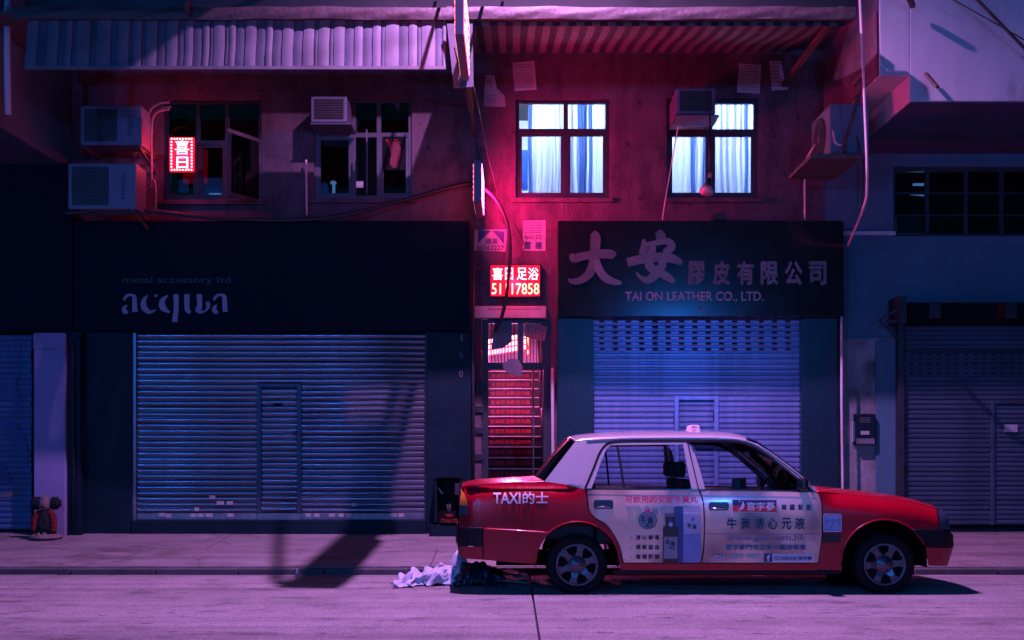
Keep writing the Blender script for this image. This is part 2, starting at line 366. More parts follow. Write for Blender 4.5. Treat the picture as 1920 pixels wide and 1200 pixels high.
mat("lamp_red", (.16, .01, .015), .12, var=.1, bump=0, coat=.6)
mat("lamp_clear", (.04, .06, .085), .08, var=.1, bump=0, coat=1)
mat("white_print", (.62, .62, .64), .5, var=.05, bump=0)
mat("pink_print", (.62, .05, .16), .5, var=.08, bump=0)
mat("dark_print", (.02, .03, .05), .5, var=.1, bump=0)
mat("mauve_print", (.22, .12, .2), .5, var=.1, bump=0)
mat("navy_print", (.02, .03, .13), .5, var=.1, bump=0)
mat("blue_print", (.17, .22, .42), .5, var=.1, bump=0)
mat("bottle_print", (.03, .015, .012), .4, var=.2, bump=0)
mat("box_print", (.42, .38, .5), .5, var=.15, scale=5, bump=0)
mat("boxside_print", (.03, .06, .18), .5, var=.2, scale=5, bump=0)
mat("emblem_print", (.20, .23, .26), .5, var=.15, scale=20, bump=0)
mat("room_white", (.7, .72, .75), .9, var=.05, bump=0)
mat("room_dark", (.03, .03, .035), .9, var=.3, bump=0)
mat("lamp_shade", (.55, .3, .3), .5, var=.15, bump=0)
glass("car_glass", (.86, .89, .92), .03); glass("deflector_glass", (.16, .18, .22), .02, .08); glass("window_glass", (.75, .8, .85), .05); glass("dark_glass", (.2, .24, .3), .05)
cloth("sheer", (.5, .55, .6), (.74, .80, .95), .8); cloth("drape_blue", (.02, .08, .3), (.30, .50, .92), .8)
led("led_red", (1, .01, .06), 5); led("led_white", (1, .50, .58), 3.2); led("led_orange", (1, .45, .25), 3.2); led("led_panel", (1, .003, .03), .75); led("led_side", (1, .01, .18), 150); led("led_side_dim", (1, .02, .10), 9); led("led_pink", (1, .30, .62), 5)
led("tube_white", (.75, .88, 1.), 26); led("bulb_pink", (1, .5, .95), 5); led("bulb_blue", (.06, .22, 1.), 12); led("screen_blue", (.1, .3, 1.), .5); led("standby_blue", (.3, .6, 1.), 4)

# door advertisement: pale cream film printed with soft round bokeh spots
m = bpy.data.materials.new("door_film"); m.use_nodes = True; MATS["door_film"] = m
t = m.node_tree; N = t.nodes; L = t.links; p = N["Principled BSDF"]
tc = N.new("ShaderNodeTexCoord"); nz = N.new("ShaderNodeTexNoise"); nz.inputs['Scale'].default_value = 2.2; nz.inputs['Detail'].default_value = 1.5; L.new(tc.outputs['Object'], nz.inputs['Vector'])
rp = N.new("ShaderNodeValToRGB"); e = rp.color_ramp.elements; e[0].position = .40; e[0].color = (.30, .15, .13, 1); e[1].position = .62; e[1].color = (.88, .50, .36, 1); L.new(nz.outputs[0], rp.inputs[0])
vo = N.new("ShaderNodeTexVoronoi"); vo.inputs['Scale'].default_value = 3.6; L.new(tc.outputs['Object'], vo.inputs['Vector'])
r2 = N.new("ShaderNodeValToRGB"); r2.color_ramp.elements[0].position = .24; r2.color_ramp.elements[0].color = (.75, .75, .75, 1); r2.color_ramp.elements[1].position = .27; r2.color_ramp.elements[1].color = (0, 0, 0, 1); L.new(vo.outputs['Distance'], r2.inputs[0])
n4 = N.new("ShaderNodeTexNoise"); n4.inputs['Scale'].default_value = 1.6; L.new(tc.outputs['Object'], n4.inputs['Vector'])
ml = N.new("ShaderNodeMath"); ml.operation = 'MULTIPLY'; L.new(r2.outputs[0], ml.inputs[0]); L.new(n4.outputs[0], ml.inputs[1])
mx = N.new("ShaderNodeMix"); mx.data_type = 'RGBA'; L.new(ml.outputs[0], mx.inputs[0]); L.new(rp.outputs[0], mx.inputs[6]); mx.inputs[7].default_value = (.85, .60, .50, 1)
L.new(mx.outputs[2], p.inputs['Base Color']); p.inputs['Roughness'].default_value = .26; p.inputs['Coat Weight'].default_value = .25; p.inputs['Coat Roughness'].default_value = .1

# ------------------------------------------------------------------ ground
KY = 11.94; WY = 14.8                                       # kerb line and facade line
def rz(y): return -.012*(y-10.14)
road = MB().add([(-40, -14, rz(-14)-.05), (40, -14, rz(-14)-.05), (40, KY+.1, rz(KY)-.05), (-40, KY+.1, rz(KY)-.05)], [(0, 1, 2, 3)]).build("road", "joint"); struct(road)
xs = [-20.2, -15.1, -10.0, -4.92, .19, 5.3, 10.4, 15.5]; ys = [-13.8, -9.0, -4.2, .6, 4.9, 8.64, KY-.01]
for i in range(len(xs)-1):
    for j in range(len(ys)-1):
        g = .008; a, b, c, d = xs[i]+g, xs[i+1]-g, ys[j]+g*.8, ys[j+1]-g*.8
        dz = random.uniform(-.002, .002)
        mb = MB().add([(a, c, rz(c)+dz), (b, c, rz(c)+dz), (b, d, rz(d)+dz), (a, d, rz(d)+dz), (a, c, rz(c)-.06), (b, c, rz(c)-.06), (b, d, rz(d)-.06), (a, d, rz(d)-.06)],
                      [(0, 1, 2, 3), (0, 4, 5, 1), (1, 5, 6, 2), (2, 6, 7, 3), (3, 7, 4, 0)])
        mb.build("concrete_slab", "road", road, bevel=.006)
PZ0, PZ1 = .045, .235
def pz(y): return PZ0+(PZ1-PZ0)*(y-KY)/(WY-KY)
pav = MB().add([(-40, KY+.1, PZ0-.02), (40, KY+.1, PZ0-.02), (40, WY+3, PZ1-.02), (-40, WY+3, PZ1-.02)], [(0, 1, 2, 3)]).build("pavement", "joint"); struct(pav)
xs = [-13.6, -10.3, -7.3, -4.2, -.9, 2.3, 5.4, 8.7, 12.0]
for i in range(len(xs)-1):
    for j, (c, d) in enumerate([(KY+.135, 13.28), (13.285, WY+.6)]):
        g = .004; sh = .5*j; a, b = xs[i]+g+sh, xs[i+1]-g+sh; dz = random.uniform(-.004, .003)
        MB().add([(a, c, pz(c)+dz), (b, c, pz(c)+dz), (b, d, pz(d)+dz), (a, d, pz(d)+dz), (a, c, pz(c)-.03), (b, c, pz(c)-.03), (b, d, pz(d)-.03), (a, d, pz(d)-.03)],
                 [(0, 1, 2, 3), (0, 4, 5, 1), (1, 5, 6, 2), (2, 6, 7, 3), (3, 7, 4, 0)]).build("paving_slab", "pavement", pav, bevel=.003)
kerb = MB().box(-40, 40, KY+.03, KY+.1, -.1, PZ0-.03).build("kerb", "joint"); struct(kerb)
x = -12.2
while x < 12:
    l = random.choice((.9, .92, .94)); dz = random.uniform(-.006, .004)
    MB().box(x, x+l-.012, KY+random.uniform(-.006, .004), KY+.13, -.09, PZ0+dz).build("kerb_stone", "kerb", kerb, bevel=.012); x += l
# ------------------------------------------------------------------ assumed lamps, unseen (above and behind the view)
LX, LY, LZ = .32, 10.4, 8.8
lamp = thing("street_lamp", (LX, LY, LZ), "pink street lamp hung on a wire over the roadway above the taxi", "street lamp")  # unseen lamp assumed from the hard shadows; its wire is added
MB().lathe([(.0, .32), (.08, .30), (.12, .2), (.24, .12), (.30, .02), (.28, .0)], (LX, LY, LZ+.02), n=24).build("lamp_housing", "dark_metal", lamp)
MB().lathe([(.0, .02), (.15, .02), (.15, .0), (.0, .0)], (LX, LY, LZ+.03), n=20).build("lamp_lens", "bulb_pink", lamp)
MB().tube([(LX, -10, LZ+.9), (LX, 2, LZ+.5), (LX, LY, LZ+.34), (LX, 12.2, LZ+.4), (LX, 13.5, LZ+.5)], .008, 6).build("span_wire", "cable_black", lamp)
ld = bpy.data.lights.new("lamp_light", 'SPOT'); ld.energy = 7200; ld.color = (.80, .31, 1.); ld.spot_size = R(146); ld.spot_blend = 1.; ld.shadow_soft_size = .045
lo = bpy.data.objects.new("lamp_light", ld); COL.objects.link(lo); lo.parent = lamp; lo.location = (0, 0, -.04)
for i, (x, y, z, pw, lab) in enumerate([(-11.6, -6.5, 5.2, 2600, "outer"), (-6.2, -6.5, 5.2, 2600, "middle"), (5.2, -6.5, 4.8, 3100, "right")]):
    o = thing("blue_street_lamp", (x, y, rz(y)), ["blue lamp on a grey post at the end of the opposite pavement", "blue lamp on a grey post between two other lamps across the street", "shorter blue lamp on a grey post across from the right shop"][i], "street lamp")  # unseen blue lamps added for shutter streaks and fill, their light assumed
    MB().lathe([(.09, 0), (.09, .5), (.055, .6), (.04, z-.1)], (x, y, rz(y)), n=14).build("post", "dark_metal", o)
    MB().lathe([(.0, .18), (.16, .12), (.2, 0), (.18, -.02)], (x, y, z+.08), n=18).build("lamp_cap", "dark_metal", o)
    MB().lathe([(.0, .0), (.09, .0), (.12, -.1), (.08, -.2), (0, -.22)], (x, y, z+.1), n=16).build("lamp_globe", "bulb_blue", o)
    d = bpy.data.lights.new("lamp_light", 'POINT'); d.energy = pw; d.color = (.02, .21, 1.); d.shadow_soft_size = .16
    q = bpy.data.objects.new("lamp_light", d); COL.objects.link(q); q.parent = o; q.location = (0, .0, z-.45)

# ------------------------------------------------------------------ main building
B = thing("tenement_building", (-1, WY, PZ1), "old tenement with four upstairs windows above two closed shops and a stair door", "building")
def hole(px0, py0, px1, py1, D=WY): return (WX(px0, D), WX(px1, D), WZ(py1, D), WZ(py0, D))
WINS = [hole(307, 186, 490, 375), hole(588, 183, 772, 372), hole(967, 185, 1143, 371), hole(1250, 185, 1422, 371)]
wall_holes(-5.95, 4.22, 4.15, 6.72, WY, .16, WINS).build("upper_wall", "wall", B, fix=False)
DX0, DX1 = WX(903, WY), WX(1033, WY); DT = WZ(597, WY)
wall_holes(WX(880, WY), WX(1050, WY), PZ1, 4.15, WY+.004, .25, [(DX0, DX1, PZ1-.1, DT)]).build("stair_door_wall", "wall", B, fix=False)
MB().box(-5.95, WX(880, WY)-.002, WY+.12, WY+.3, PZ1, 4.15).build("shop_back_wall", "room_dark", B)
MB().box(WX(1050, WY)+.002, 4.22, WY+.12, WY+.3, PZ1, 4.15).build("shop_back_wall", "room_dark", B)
MB().box(-5.95, 4.22, 13.5, 19.5, 6.72, 6.9).build("floor_slab", "ceiling", B)
MB().box(-5.95, 4.212, 13.45, 13.7, 6.9, 12.5).build("parapet_wall", "wall_pale", B)
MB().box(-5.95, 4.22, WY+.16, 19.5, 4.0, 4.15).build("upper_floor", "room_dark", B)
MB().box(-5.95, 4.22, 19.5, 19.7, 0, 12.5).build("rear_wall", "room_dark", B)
MB().box(-5.95, 4.2, 13.71, 19.5, 12.3, 12.5).build("roof", "ceiling", B)
MB().box(-.35, -.28, WY+.17, 19.5, 4.151, 6.719).build("partition_wall", "room_white", B)
MB().box(4.15, 4.22, WY+.17, 19.5, 4.151, 6.719).build("partition_wall", "room_white", B)
MB().box(-.27, 4.14, 18.0, 18.1, 4.151, 6.719).build("room_rear_wall", "room_white", B)
# window frames, panes (each pane a piece)
def window(h, vbars, hbar, m, gm, y=WY+.05, skip=(), sash=.035):
    a, b, c, d = h; f = .05
    mb = MB().box(a, a+f, y, y+.06, c, d).box(b-f, b, y, y+.06, c, d).box(a+f, b-f, y, y+.06, c, c+f).box(a+f, b-f, y, y+.06, d-f, d)
    win = mb.build("window", m, B, bevel=.004)
    hz = d-(d-c)*hbar
    cols = [a+f]+[a+(b-a)*v for v in vbars]+[b-f]
    MB().box(a+f, b-f, y+.002, y+.055, hz-.032, hz+.032).build("transom_bar", m, win, bevel=.003)
    for v in vbars:
        MB().box(a+(b-a)*v-.03, a+(b-a)*v+.03, y+.004, y+.05, c+f, d-f).build("mullion", m, win, bevel=.003)
    k = 0
    for i in range(len(cols)-1):
        for z0, z1 in ((c+f, hz-.032), (hz+.032, d-f)):
            if k not in skip:
                x0 = cols[i]+(0 if i == 0 else .03); x1 = cols[i+1]-(0 if i == len(cols)-2 else .03)
                if sash and z0 < hz:
                    MB().box(x0, x0+sash, y+.01, y+.045, z0, z1).box(x1-sash, x1, y+.01, y+.045, z0, z1).box(x0+sash, x1-sash, y+.01, y+.045, z0, z0+sash).box(x0+sash, x1-sash, y+.01, y+.045, z1-sash, z1).build("sash", m, win)
                MB().box(x0, x1, y+.024, y+.028, z0, z1).build("pane", gm, win)
            k += 1
    return win
wA = window(WINS[0], [.34, .64], .42, "frame_dark", "dark_glass", skip=(4,))
wB = window(WINS[1], [.40, .66], .36, "frame_grey", "dark_glass", skip=(1, 2))
wC = window(WINS[2], [.535], .315, "frame_dark", "window_glass")
wD = window(WINS[3], [.485], .32, "frame_dark", "window_glass", skip=(1,))
# shallow surrounds
for h in WINS:
    a, b, c, d = h
    MB().box(a-.06, b+.06, WY-.05, WY-.003, c-.07, c-.005).build("sill", "wall", B, bevel=.008)
# open casement of the left window
cs = MB(); hx, hz0, hz1 = WX(430, 14.45), WZ(372, 14.5), WZ(248, 14.5)
pA = Vector((WX(487, WY), WY+.03, 0)); pB = Vector((WX(430, 14.35), 14.35, 0))
for z0, z1 in ((hz0, hz0+.05), (hz1-.05, hz1)): cs.bar((pA.x, pA.y, (z0+z1)/2), (pB.x, pB.y, (z0+z1)/2), .035, .05)
for p_ in (pA, pB): cs.bar((p_.x, p_.y, hz0), (p_.x, p_.y, hz1), .045, .045)
co = cs.build("open_casement", "wall", wA)
MB().add([(pA.x, pA.y, hz0), (pB.x, pB.y, hz0), (pB.x, pB.y, hz1), (pA.x, pA.y, hz1)], [(0, 1, 2, 3)]).build("pane", "dark_glass", wA, solid=.004)
# narrow half-open sash of the second window, catching the light
MB().bar(W(688, 243, 14.45), W(688, 362, 14.45), .035, .02).bar(W(664, 300, WY), W(664, 372, WY), .03).build("open_casement", "frame_grey", wB)
# dark rooms: simple contents glimpsed through the glass
MB().box(-5.9, -.36, 16.2, 16.3, 4.16, 6.7).build("room_rear_wall", "wall_blue", B)
tag(MB().pbox(345, 213, 378, 240, 15.3, .3).build("storage_box", "paper", bevel=.01), "pale box on a shelf inside the dark window behind the lit red sign", "box")
tag(MB().pbox(378, 333, 415, 362, 15.2, .2).build("desk_monitor", "screen_blue", bevel=.01), "blue screen on the sill inside the left dark window", "screen")
tag(MB().pbox(392, 362, 413, 366, 15.1, .05).build("keyboard", "standby_blue"), "small glowing keyboard under the blue screen in the left window", "keyboard")
tag(MB().pbox(335, 336, 352, 360, 15.0, .05).build("small_tablet", "screen_blue", bevel=.004), "little blue panel beneath the red character sign inside the window", "screen")
tag(MB().pbox(596, 342, 612, 372, 15.2, .2).build("blue_carton", "screen_blue", bevel=.006), "blue lit carton on the sill below the window air conditioner", "box")  # light on the carton put in as emission
nl = thing("night_light", W(625, 367, 15.1), "small glowing blue white lamp standing on the sill of the second window", "lamp")
MB().pbox(623, 346, 628, 363, 15.1, .03).build("stem", "standby_blue", nl); MB().lathe([(0, .06), (.035, .05), (.045, .02), (.0, 0)], W(625, 347, 15.1), n=12).build("bulb", "standby_blue", nl); MB().pbox(622, 363, 634, 366, 15.09, .06).build("foot", "standby_blue", nl)
pc = thing("paper_carton", W(735, 363, 15.05), "stacked pale cartons behind the glass under the red footprint poster", "box")
MB().pbox(731, 334, 742, 350, 15.05, .2).build("carton", "paper", pc); MB().pbox(743, 328, 757, 351, 15.08, .2).build("carton", "paper", pc); MB().pbox(729, 352, 758, 364, 15.04, .25).build("carton", "paper", pc)
tag(MB().pbox(668, 340, 681, 352, 15.0, .02).build("white_note", "paper"), "white note stuck inside the narrow open sash of the second window", "paper")
# red footprint poster on the pane
fp = thing("footprint_poster", W(739, 318, WY), "black poster with a red bare footprint in the second window", "poster")
MB().pbox(718, 256, 760, 319, WY+.03, .006).build("backing", "black", fp)
foot = smooth_line([(741, 316), (734, 312), (731, 302), (734, 290), (729, 277), (727, 268), (734, 265), (744, 267), (751, 275), (752, 288), (748, 303), (746, 313), (741, 316)], 4)
MB().prism([(WX(a, WY+.03), WZ(b, WY+.03)) for a, b in foot[:-1]], WY+.024, WY+.029).build("foot_sole", "foot_red", fp)
for a, b, r in ((725.5, 264, 3.6), (733, 262, 3), (739, 262, 2.7), (744, 264, 2.4), (748.5, 267.5, 2.1)):
    q = W(a, b, WY+.024); MB().lathe([(0, 0), (r*.0072, 0), (r*.0072, .005), (0, .005)], q, 'y', 14).build("toe", "foot_red", fp)

# ---- lit room lamp and curtains
for i, (x, lab) in enumerate([(.65, "fluorescent tube lamp glowing behind the curtains beside the wall notices"), (2.85, "fluorescent tube lamp glowing behind the curtains under the air conditioner")]):
    o = thing("ceiling_lamp", (x, 16.0, 6.45), lab, "ceiling lamp")
    MB().box(x-.6, x+.6, 15.96, 16.04, 6.5, 6.72).build("batten", "room_white", o)
    MB().tube([(x-.58, 16.0, 6.46), (x+.58, 16.0, 6.46)], .022, 10).build("tube", "tube_white", o)
    d = bpy.data.lights.new("lamp_light", 'POINT'); d.energy = 330; d.color = (.58, .66, 1.); d.shadow_soft_size = .25
    q = bpy.data.objects.new("lamp_light", d); COL.objects.link(q); q.parent = o; q.location = (0, 0, -.25)
def curtain(px0, px1, h, y, m, name, label, amp=.02, fold=11, taper=0., group=None, top=0.):
    x0, x1 = WX(px0, y), WX(px1, y); z0, z1 = h[2]-.15, h[3]+.1-top; ph = random.uniform(0, 6)
    def fn(u, v):
        cx = (x0+x1)/2; x = cx+(x0+(x1-x0)*u-cx)*(1-taper*(v**2)*.7)
        a = amp*(.7+.5*math.sin(5*u+ph))
        return (x+.006*math.sin(9*v+ph), y+a*math.sin(u*fold*6.28+ph+1.2*math.sin(2*v+ph))+.3*a*math.sin(u*fold*15+3*v), z0+(z1-z0)*v)
    return tag(MB().grid(fn, 90, 8).build(name, m), label, "curtain", group)
curtain(995, 1060, WINS[2], WY+.34, "sheer", "sheer_curtain", "white sheer curtain in the left half of the window nearest the stair door", .05, 5)
curtain(1056, 1141, WINS[2], WY+.32, "sheer", "sheer_curtain", "white sheer curtain in the right half of the window nearest the stair door", .05, 7)
curtain(1086, 1100, WINS[2], WY+.235, "drape_blue", "blue_drape", "wide blue drape hanging behind the sheer curtain beside the centre mullion", .02, 3, -.5)
curtain(1104, 1111, WINS[2], WY+.235, "drape_blue", "blue_drape", "narrow blue drape fold right of the wide blue drape", .01, 2, -.3)
curtain(990, 998, WINS[2], WY+.235, "drape_blue", "blue_drape", "thin blue drape at the open edge of the left sheer curtain", .01, 2)
curtain(1250, 1338, WINS[3], WY+.34, "sheer", "sheer_curtain", "white sheer curtain below the blue tray of the window air conditioner", .05, 7)
curtain(1335, 1424, WINS[3], WY+.32, "sheer", "sheer_curtain", "white sheer curtain in the right half of the window with the air conditioner", .05, 7)
curtain(1296, 1304, WINS[3], WY+.235, "drape_blue", "blue_drape", "narrow blue drape behind the curtain below the air conditioner tray", .01, 2, -.3)
curtain(1318, 1326, WINS[3], WY+.235, "drape_blue", "blue_drape", "curving blue drape just left of the hanging lamp", .01, 2, -.4)
curtain(1396, 1403, WINS[3], WY+.235, "drape_blue", "blue_drape", "narrow blue drape in the right pane of the window with the air conditioner", .01, 2, -.3)
tag(MB().pbox(1296, 342, 1372, 375, WY+.55, .3).build("sofa_back", "drape_blue", bevel=.05), "blue cushion back rising above the sill behind the curtains", "cushion")
tag(MB().pbox(974, 280, 990, 352, WY+.6, .2).build("wall_shelf", "drape_blue", bevel=.02), "blue shelf unit seen past the edge of the left sheer curtain", "shelf")

# ---- overhang awnings
BY = 12.12
cf_ = thing("canopy_frame", (-.9, 12.0, WZ(36, BY)), "long weathered beam carrying both awnings below the bright upper wall", "beam")
MB().grid(lambda u, v: (WX(22, BY)+(WX(1604, BY)-WX(22, BY))*u, BY-.006*math.sin(40*u)*v-.012*math.sin(3.1416*v)-.004*math.sin(90*u+7*v), WZ(13+23*v, BY)+.006*math.sin(23*u)+.004*math.sin(71*u)), 140, 6).build("beam_wrap", "plastic_sheet", cf_)
MB().box(WX(22, BY), WX(1604, BY), BY+.004, BY+.10, WZ(34, BY), WZ(14, BY)).build("beam", "rust_metal", cf_)
MB().box(-5.9, -.75, BY+.102, 13.44, WZ(20, BY), WZ(14, BY)).build("canopy_plate", "ceiling", cf_)  # unseen plate added to keep lamp light off the wall below
for xx in (-5.6, -.70, 3.66): MB().box(xx-.03, xx+.03, BY+.102, 14.79, WZ(15, BY)+.005, WZ(15, BY)+.06).build("side_arm", "rust_metal", cf_)
aw = thing("metal_awning", (-3.1, 12.2, 5.6), "pale ribbed sheet awning over the two dark windows", "awning")
HY_, TY_ = 12.11, 12.18; HZ, TZ = WZ(125, HY_), WZ(37, TY_); xl, xr = WX(47, HY_), WX(836, HY_); x = xl; k = 0
while x < xr-.03:
    wd = random.choice((.07, .09, .12, .15)) if k % 2 == 0 else random.choice((.05, .08, .11)); xe_ = min(x+wd, xr); o_ = .014 if k % 2 else 0.
    def rib(u, v, x=x, xe_=xe_, o_=o_): xx = x+(xe_-x)*u; return (xx, TY_+(HY_-TY_)*v+o_-.010*math.sin(3.14*u)+.010*math.sin(2.1*xx+4*v)+.006*math.sin(9*v+3*xx), TZ+(HZ-TZ)*v+.008*math.sin(2.3*xx)*v)
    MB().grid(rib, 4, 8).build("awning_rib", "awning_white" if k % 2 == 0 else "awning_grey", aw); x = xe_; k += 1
MB().bar((xl, HY_, HZ-.015), (xr, HY_, HZ-.015), .03, .035).build("hem_bar", "awning_white", aw)
for xx in (xl+.1, -3.2, xr-.15): MB().tube([(xx, 12.15, HZ-.02), (xx, 13.44, 6.6)], .014, 6).build("stay_rod", "rust_metal", aw)
aw2 = thing("striped_awning", (1.6, 13.4, 6.0), "striped fabric awning seen from below over the two lit windows", "awning")
PR = [(14.76, WZ(99, 14.76)), (14.2, WZ(86, 14.2)), (13.4, WZ(66, 13.4)), (12.8, WZ(50, 12.8)), (12.5, WZ(42, 12.5)), (12.26, WZ(36, 12.26)), (12.24, WZ(40, 12.24)), (12.23, WZ(44, 12.23)), (12.225, WZ(49, 12.225))]
sw = .088; nst = 51; x0 = -.78; src = {}
for i in range(nst):
    mm = "awning_pale" if i % 2 else "awning_dark"; xa = x0+i*sw; dz = 0.
    if mm not in src:
        jit = [0, .02, -.015, .01, .0, 0, 0, 0, 0]
        ob = MB().grid(lambda u, v: (xa+u*sw, PR[int(round(v*8))][0], PR[int(round(v*8))][1]+jit[int(round(v*8))]), 1, 8).build("awning_strip", mm, aw2); ob.location.z += dz
        src[mm] = (ob, xa, dz)
    else:
        s0, xs0, dz0 = src[mm]; copy_piece(s0, aw2, (xa-xs0, 0, dz-dz0))
MB().tube([(x0, 12.29, WZ(38.5, 12.29)), (x0+nst*sw, 12.29, WZ(38.5, 12.29))], .018, 8).build("front_pole", "frame_grey", aw2)
tag(MB().tube([W(350, -12, 12.07), W(352, 6, 12.04), W(348, 16, 12.06), W(355, 28, 12.04)], [.03, .06, .045, .008], 8).build("plastic_rag", "plastic_sheet"), "crumpled plastic rag hanging from the ledge above the corrugated awning", "rag")

# ---- projecting LED signs
def led_sign(name, label, x0, x1, y0, y1, z0, z1, fm, sm_):
    o = thing(name, ((x0+x1)/2, (y0+y1)/2, z0), label, "sign")
    MB().box(x0, x1, y0, y1, z0, z1).build("sign_case", "ac_white", o, bevel=.006)
    for xx, s_ in ((x1, 1), (x0, -1)):
        MB().box(min(xx, xx+s_*.004), max(xx, xx+s_*.004), y0+.03, y1-.05, z0+.04, z1-.04).build("led_face", sm_ if s_ > 0 else "led_side_dim", o)
        ny, nzs = max(6, int((y1-y0)/.07)), max(6, int((z1-z0)/.07)); mb = MB()
        for i in range(ny):
            for j in range(nzs):
                if (i*7+j*3+(i*j) % 5) % 3 == 0 and 0 < i < ny-1 and 0 < j < nzs-1: continue
                yy = y0+.05+(y1-y0-.12)*i/(ny-1); zz = z0+.06+(z1-z0-.12)*j/(nzs-1)
                a, b = sorted((xx+s_*.0042, xx+s_*.007)); mb.box(a, b, yy-.014, yy+.014, zz-.014, zz+.014)
        q = mb.build("led_dots", fm, o); q["kind"] = "stuff"
    return o
ls = led_sign("tall_led_sign", "tall projecting sign with a band of glowing red lamps beside the corrugated awning", -.545, -.462, 10.5, 11.82, WZ(65, 10.5), 5.9, "led_orange", "led_side_dim")
for zz in (5.45, 5.85): MB().bar((-.5, 11.8, zz), (-.5, 14.78, zz+.1), .05).build("bracket_arm", "rust_metal", ls)
MB().add([W(838, 45, 12.05), W(886, 45, 12.05), W(888, 163, 12.05), W(851, 166, 12.05)], [(0, 1, 2, 3)]).build("mounting_plate", "frame_grey", ls, solid=.02)
for q_ in ((-.9, -.55), (-.1, -.46)): MB().bar((q_[0], 13.4, 6.9), (q_[1], 10.6, 5.9), .03).build("stay_rod", "rust_metal", ls)
l2 = led_sign("small_led_sign", "small white projecting sign box with glowing red sides above the stair door", -.475, -.376, 13.6, 14.6, WZ(378, 13.6), WZ(300, 13.6), "led_white", "led_side")
MB().bar((-.42, 14.3, 4.7), (-.42, 14.8, 4.7), .04).bar((-.40, 13.75, 4.92), (-.40, 13.75, 5.18), .012).bar((-.40, 13.75, 5.18), (-.33, 13.75, 5.18), .012).build("bracket_arm", "rust_metal", l2)
bs = thing("blade_sign", (-2.0, 11.4, 7.15), "unlit blade sign jutting from the upper floor above the corrugated awning", "sign")  # unseen sign, assumed from the shadow across the left awning
MB().box(-2.05, -1.95, 10.8, 12.05, 7.15, 8.6).build("sign_case", "frame_grey", bs, bevel=.01)
for zz in (7.5, 8.3): MB().bar((-2, 12.05, zz), (-2, 13.46, zz), .05).build("bracket_arm", "rust_metal", bs)
# window sign with two characters
s3 = thing("window_led_sign", W(340, 321, 14.55), "red glowing window sign with two white characters framed in dots", "sign")
MB().pbox(317, 257, 364, 322, 14.55, .05).build("sign_case", "led_panel", s3, bevel=.01)
text_px("喜", 328, 263, 355, 290, plane_fn(14.545), "led_white", s3, bold=.008); text_px("日", 331, 294, 353, 316, plane_fn(14.545), "led_white", s3, bold=.012)
mb = MB()
for i in range(8):
    for yy in (260.5, 318.5): q = W(322+i*5.3, yy, 14.54); mb.box(q[0]-.009, q[0]+.009, 14.53, 14.545, q[2]-.009, q[2]+.009)
for i in range(1, 10):
    for xx in (321.5, 359.5): q = W(xx, 260.5+i*5.8, 14.54); mb.box(q[0]-.009, q[0]+.009, 14.53, 14.545, q[2]-.009, q[2]+.009)
mb.build("led_dots", "led_white", s3)["kind"] = "stuff"
MB().bar(W(340, 290, 14.6), W(340, 290, 14.9), .03).build("bracket_arm", "dark_metal", s3)
# sign with the telephone number above the stair door
s4 = thing("phone_led_sign", W(966, 560, WY), "bright red sign with white characters and a phone number over the stair door", "sign")
MB().pbox(917, 495, 1015, 558, 14.72, .075).build("sign_case", "dark_metal", s4, bevel=.006)
MB().pbox(920, 498, 1012, 555, 14.716, .003).build("led_face", "led_panel", s4)
f4 = plane_fn(14.71)
for ch, a, b in (("喜", 923, 943), ("日", 947, 962), ("足", 969, 988), ("浴", 990, 1010)): text_px(ch, a, 502, b, 525, f4, "led_white", s4, bold=.010)
text_px("51117858", 922, 531, 1011, 552, f4, "led_orange", s4, bold=.008)

for par_, en_, lc_ in ((s3, 26, (-.02, -.16, .22)), (s4, 22, (0, -.20, .2))):          # the glow of the two lamp signs
    d = bpy.data.lights.new("sign_light", 'POINT'); d.energy = en_; d.color = (1, .02, .08); d.shadow_soft_size = .08
    q = bpy.data.objects.new("sign_light", d); COL.objects.link(q); q.parent = par_; q.location = lc_

# ---- wall notices
def notice(label, quad, D, pm, name="paper_notice"):
    o = thing(name, W(quad[0][0], quad[0][1], D), label, "notice")
    MB().prism([(WX(a, D), WZ(b, D)) for a, b in quad], D-.004, D).build("sheet", pm, o); return o
def rows(o, px0, py0, px1, py1, n, m, D, per=5, rot=0., hgt=.42):
    n = int(n*1.6)+1; per = int(per*1.5)+1
    mb = MB(); st = (py1-py0)/n
    for r in range(n):
        for c in range(per):
            wd = (px1-px0)/per; a = px0+c*wd+wd*.08; b = a+wd*random.uniform(.5, .84); y0 = py0+r*st+rot*(a-px0)
            p0, p1 = W(a, y0+st*hgt, D), W(b, y0, D); mb.box(p0[0], p1[0], D-.006, D-.0045, p0[2], p1[2])
    q = mb.build("print_rows", m, o); q["kind"] = "stuff"
o = notice("white drain clearing notice with a dark triangle by the stair door sign", [(890, 431), (951, 430), (948, 472), (889, 469)], WY, "paper")
MB().prism([(WX(a, WY), WZ(b, WY)) for a, b in ((897, 431.5), (921, 432.5), (896, 456))], WY-.006, WY-.0045).prism([(WX(a, WY), WZ(b, WY)) for a, b in ((923, 432.5), (946, 434), (945, 458))], WY-.006, WY-.0045).build("dark_corner", "navy_print", o)
text_px("通渠", 909, 447, 934, 458, plane_fn(WY-.005), "navy_print", o, bold=.02); text_px("66562227", 894, 460, 945, 469, plane_fn(WY-.005), "ink", o, bold=.02)
o = notice("pink lit notice with printed rows and a phone number above the red sign", [(981, 414), (1023, 413), (1023, 471), (980, 470)], WY, "paper")
rows(o, 983, 417, 1016, 440, 3, "ink", WY, 7); text_px("96421572", 983, 441, 1016, 449, plane_fn(WY-.005), "ink", o, bold=.015)
text_px("雪", 983, 453, 996, 467, plane_fn(WY-.005), "navy_print", o, bold=.02); text_px("櫃", 1003, 453, 1016, 467, plane_fn(WY-.005), "navy_print", o, bold=.015)
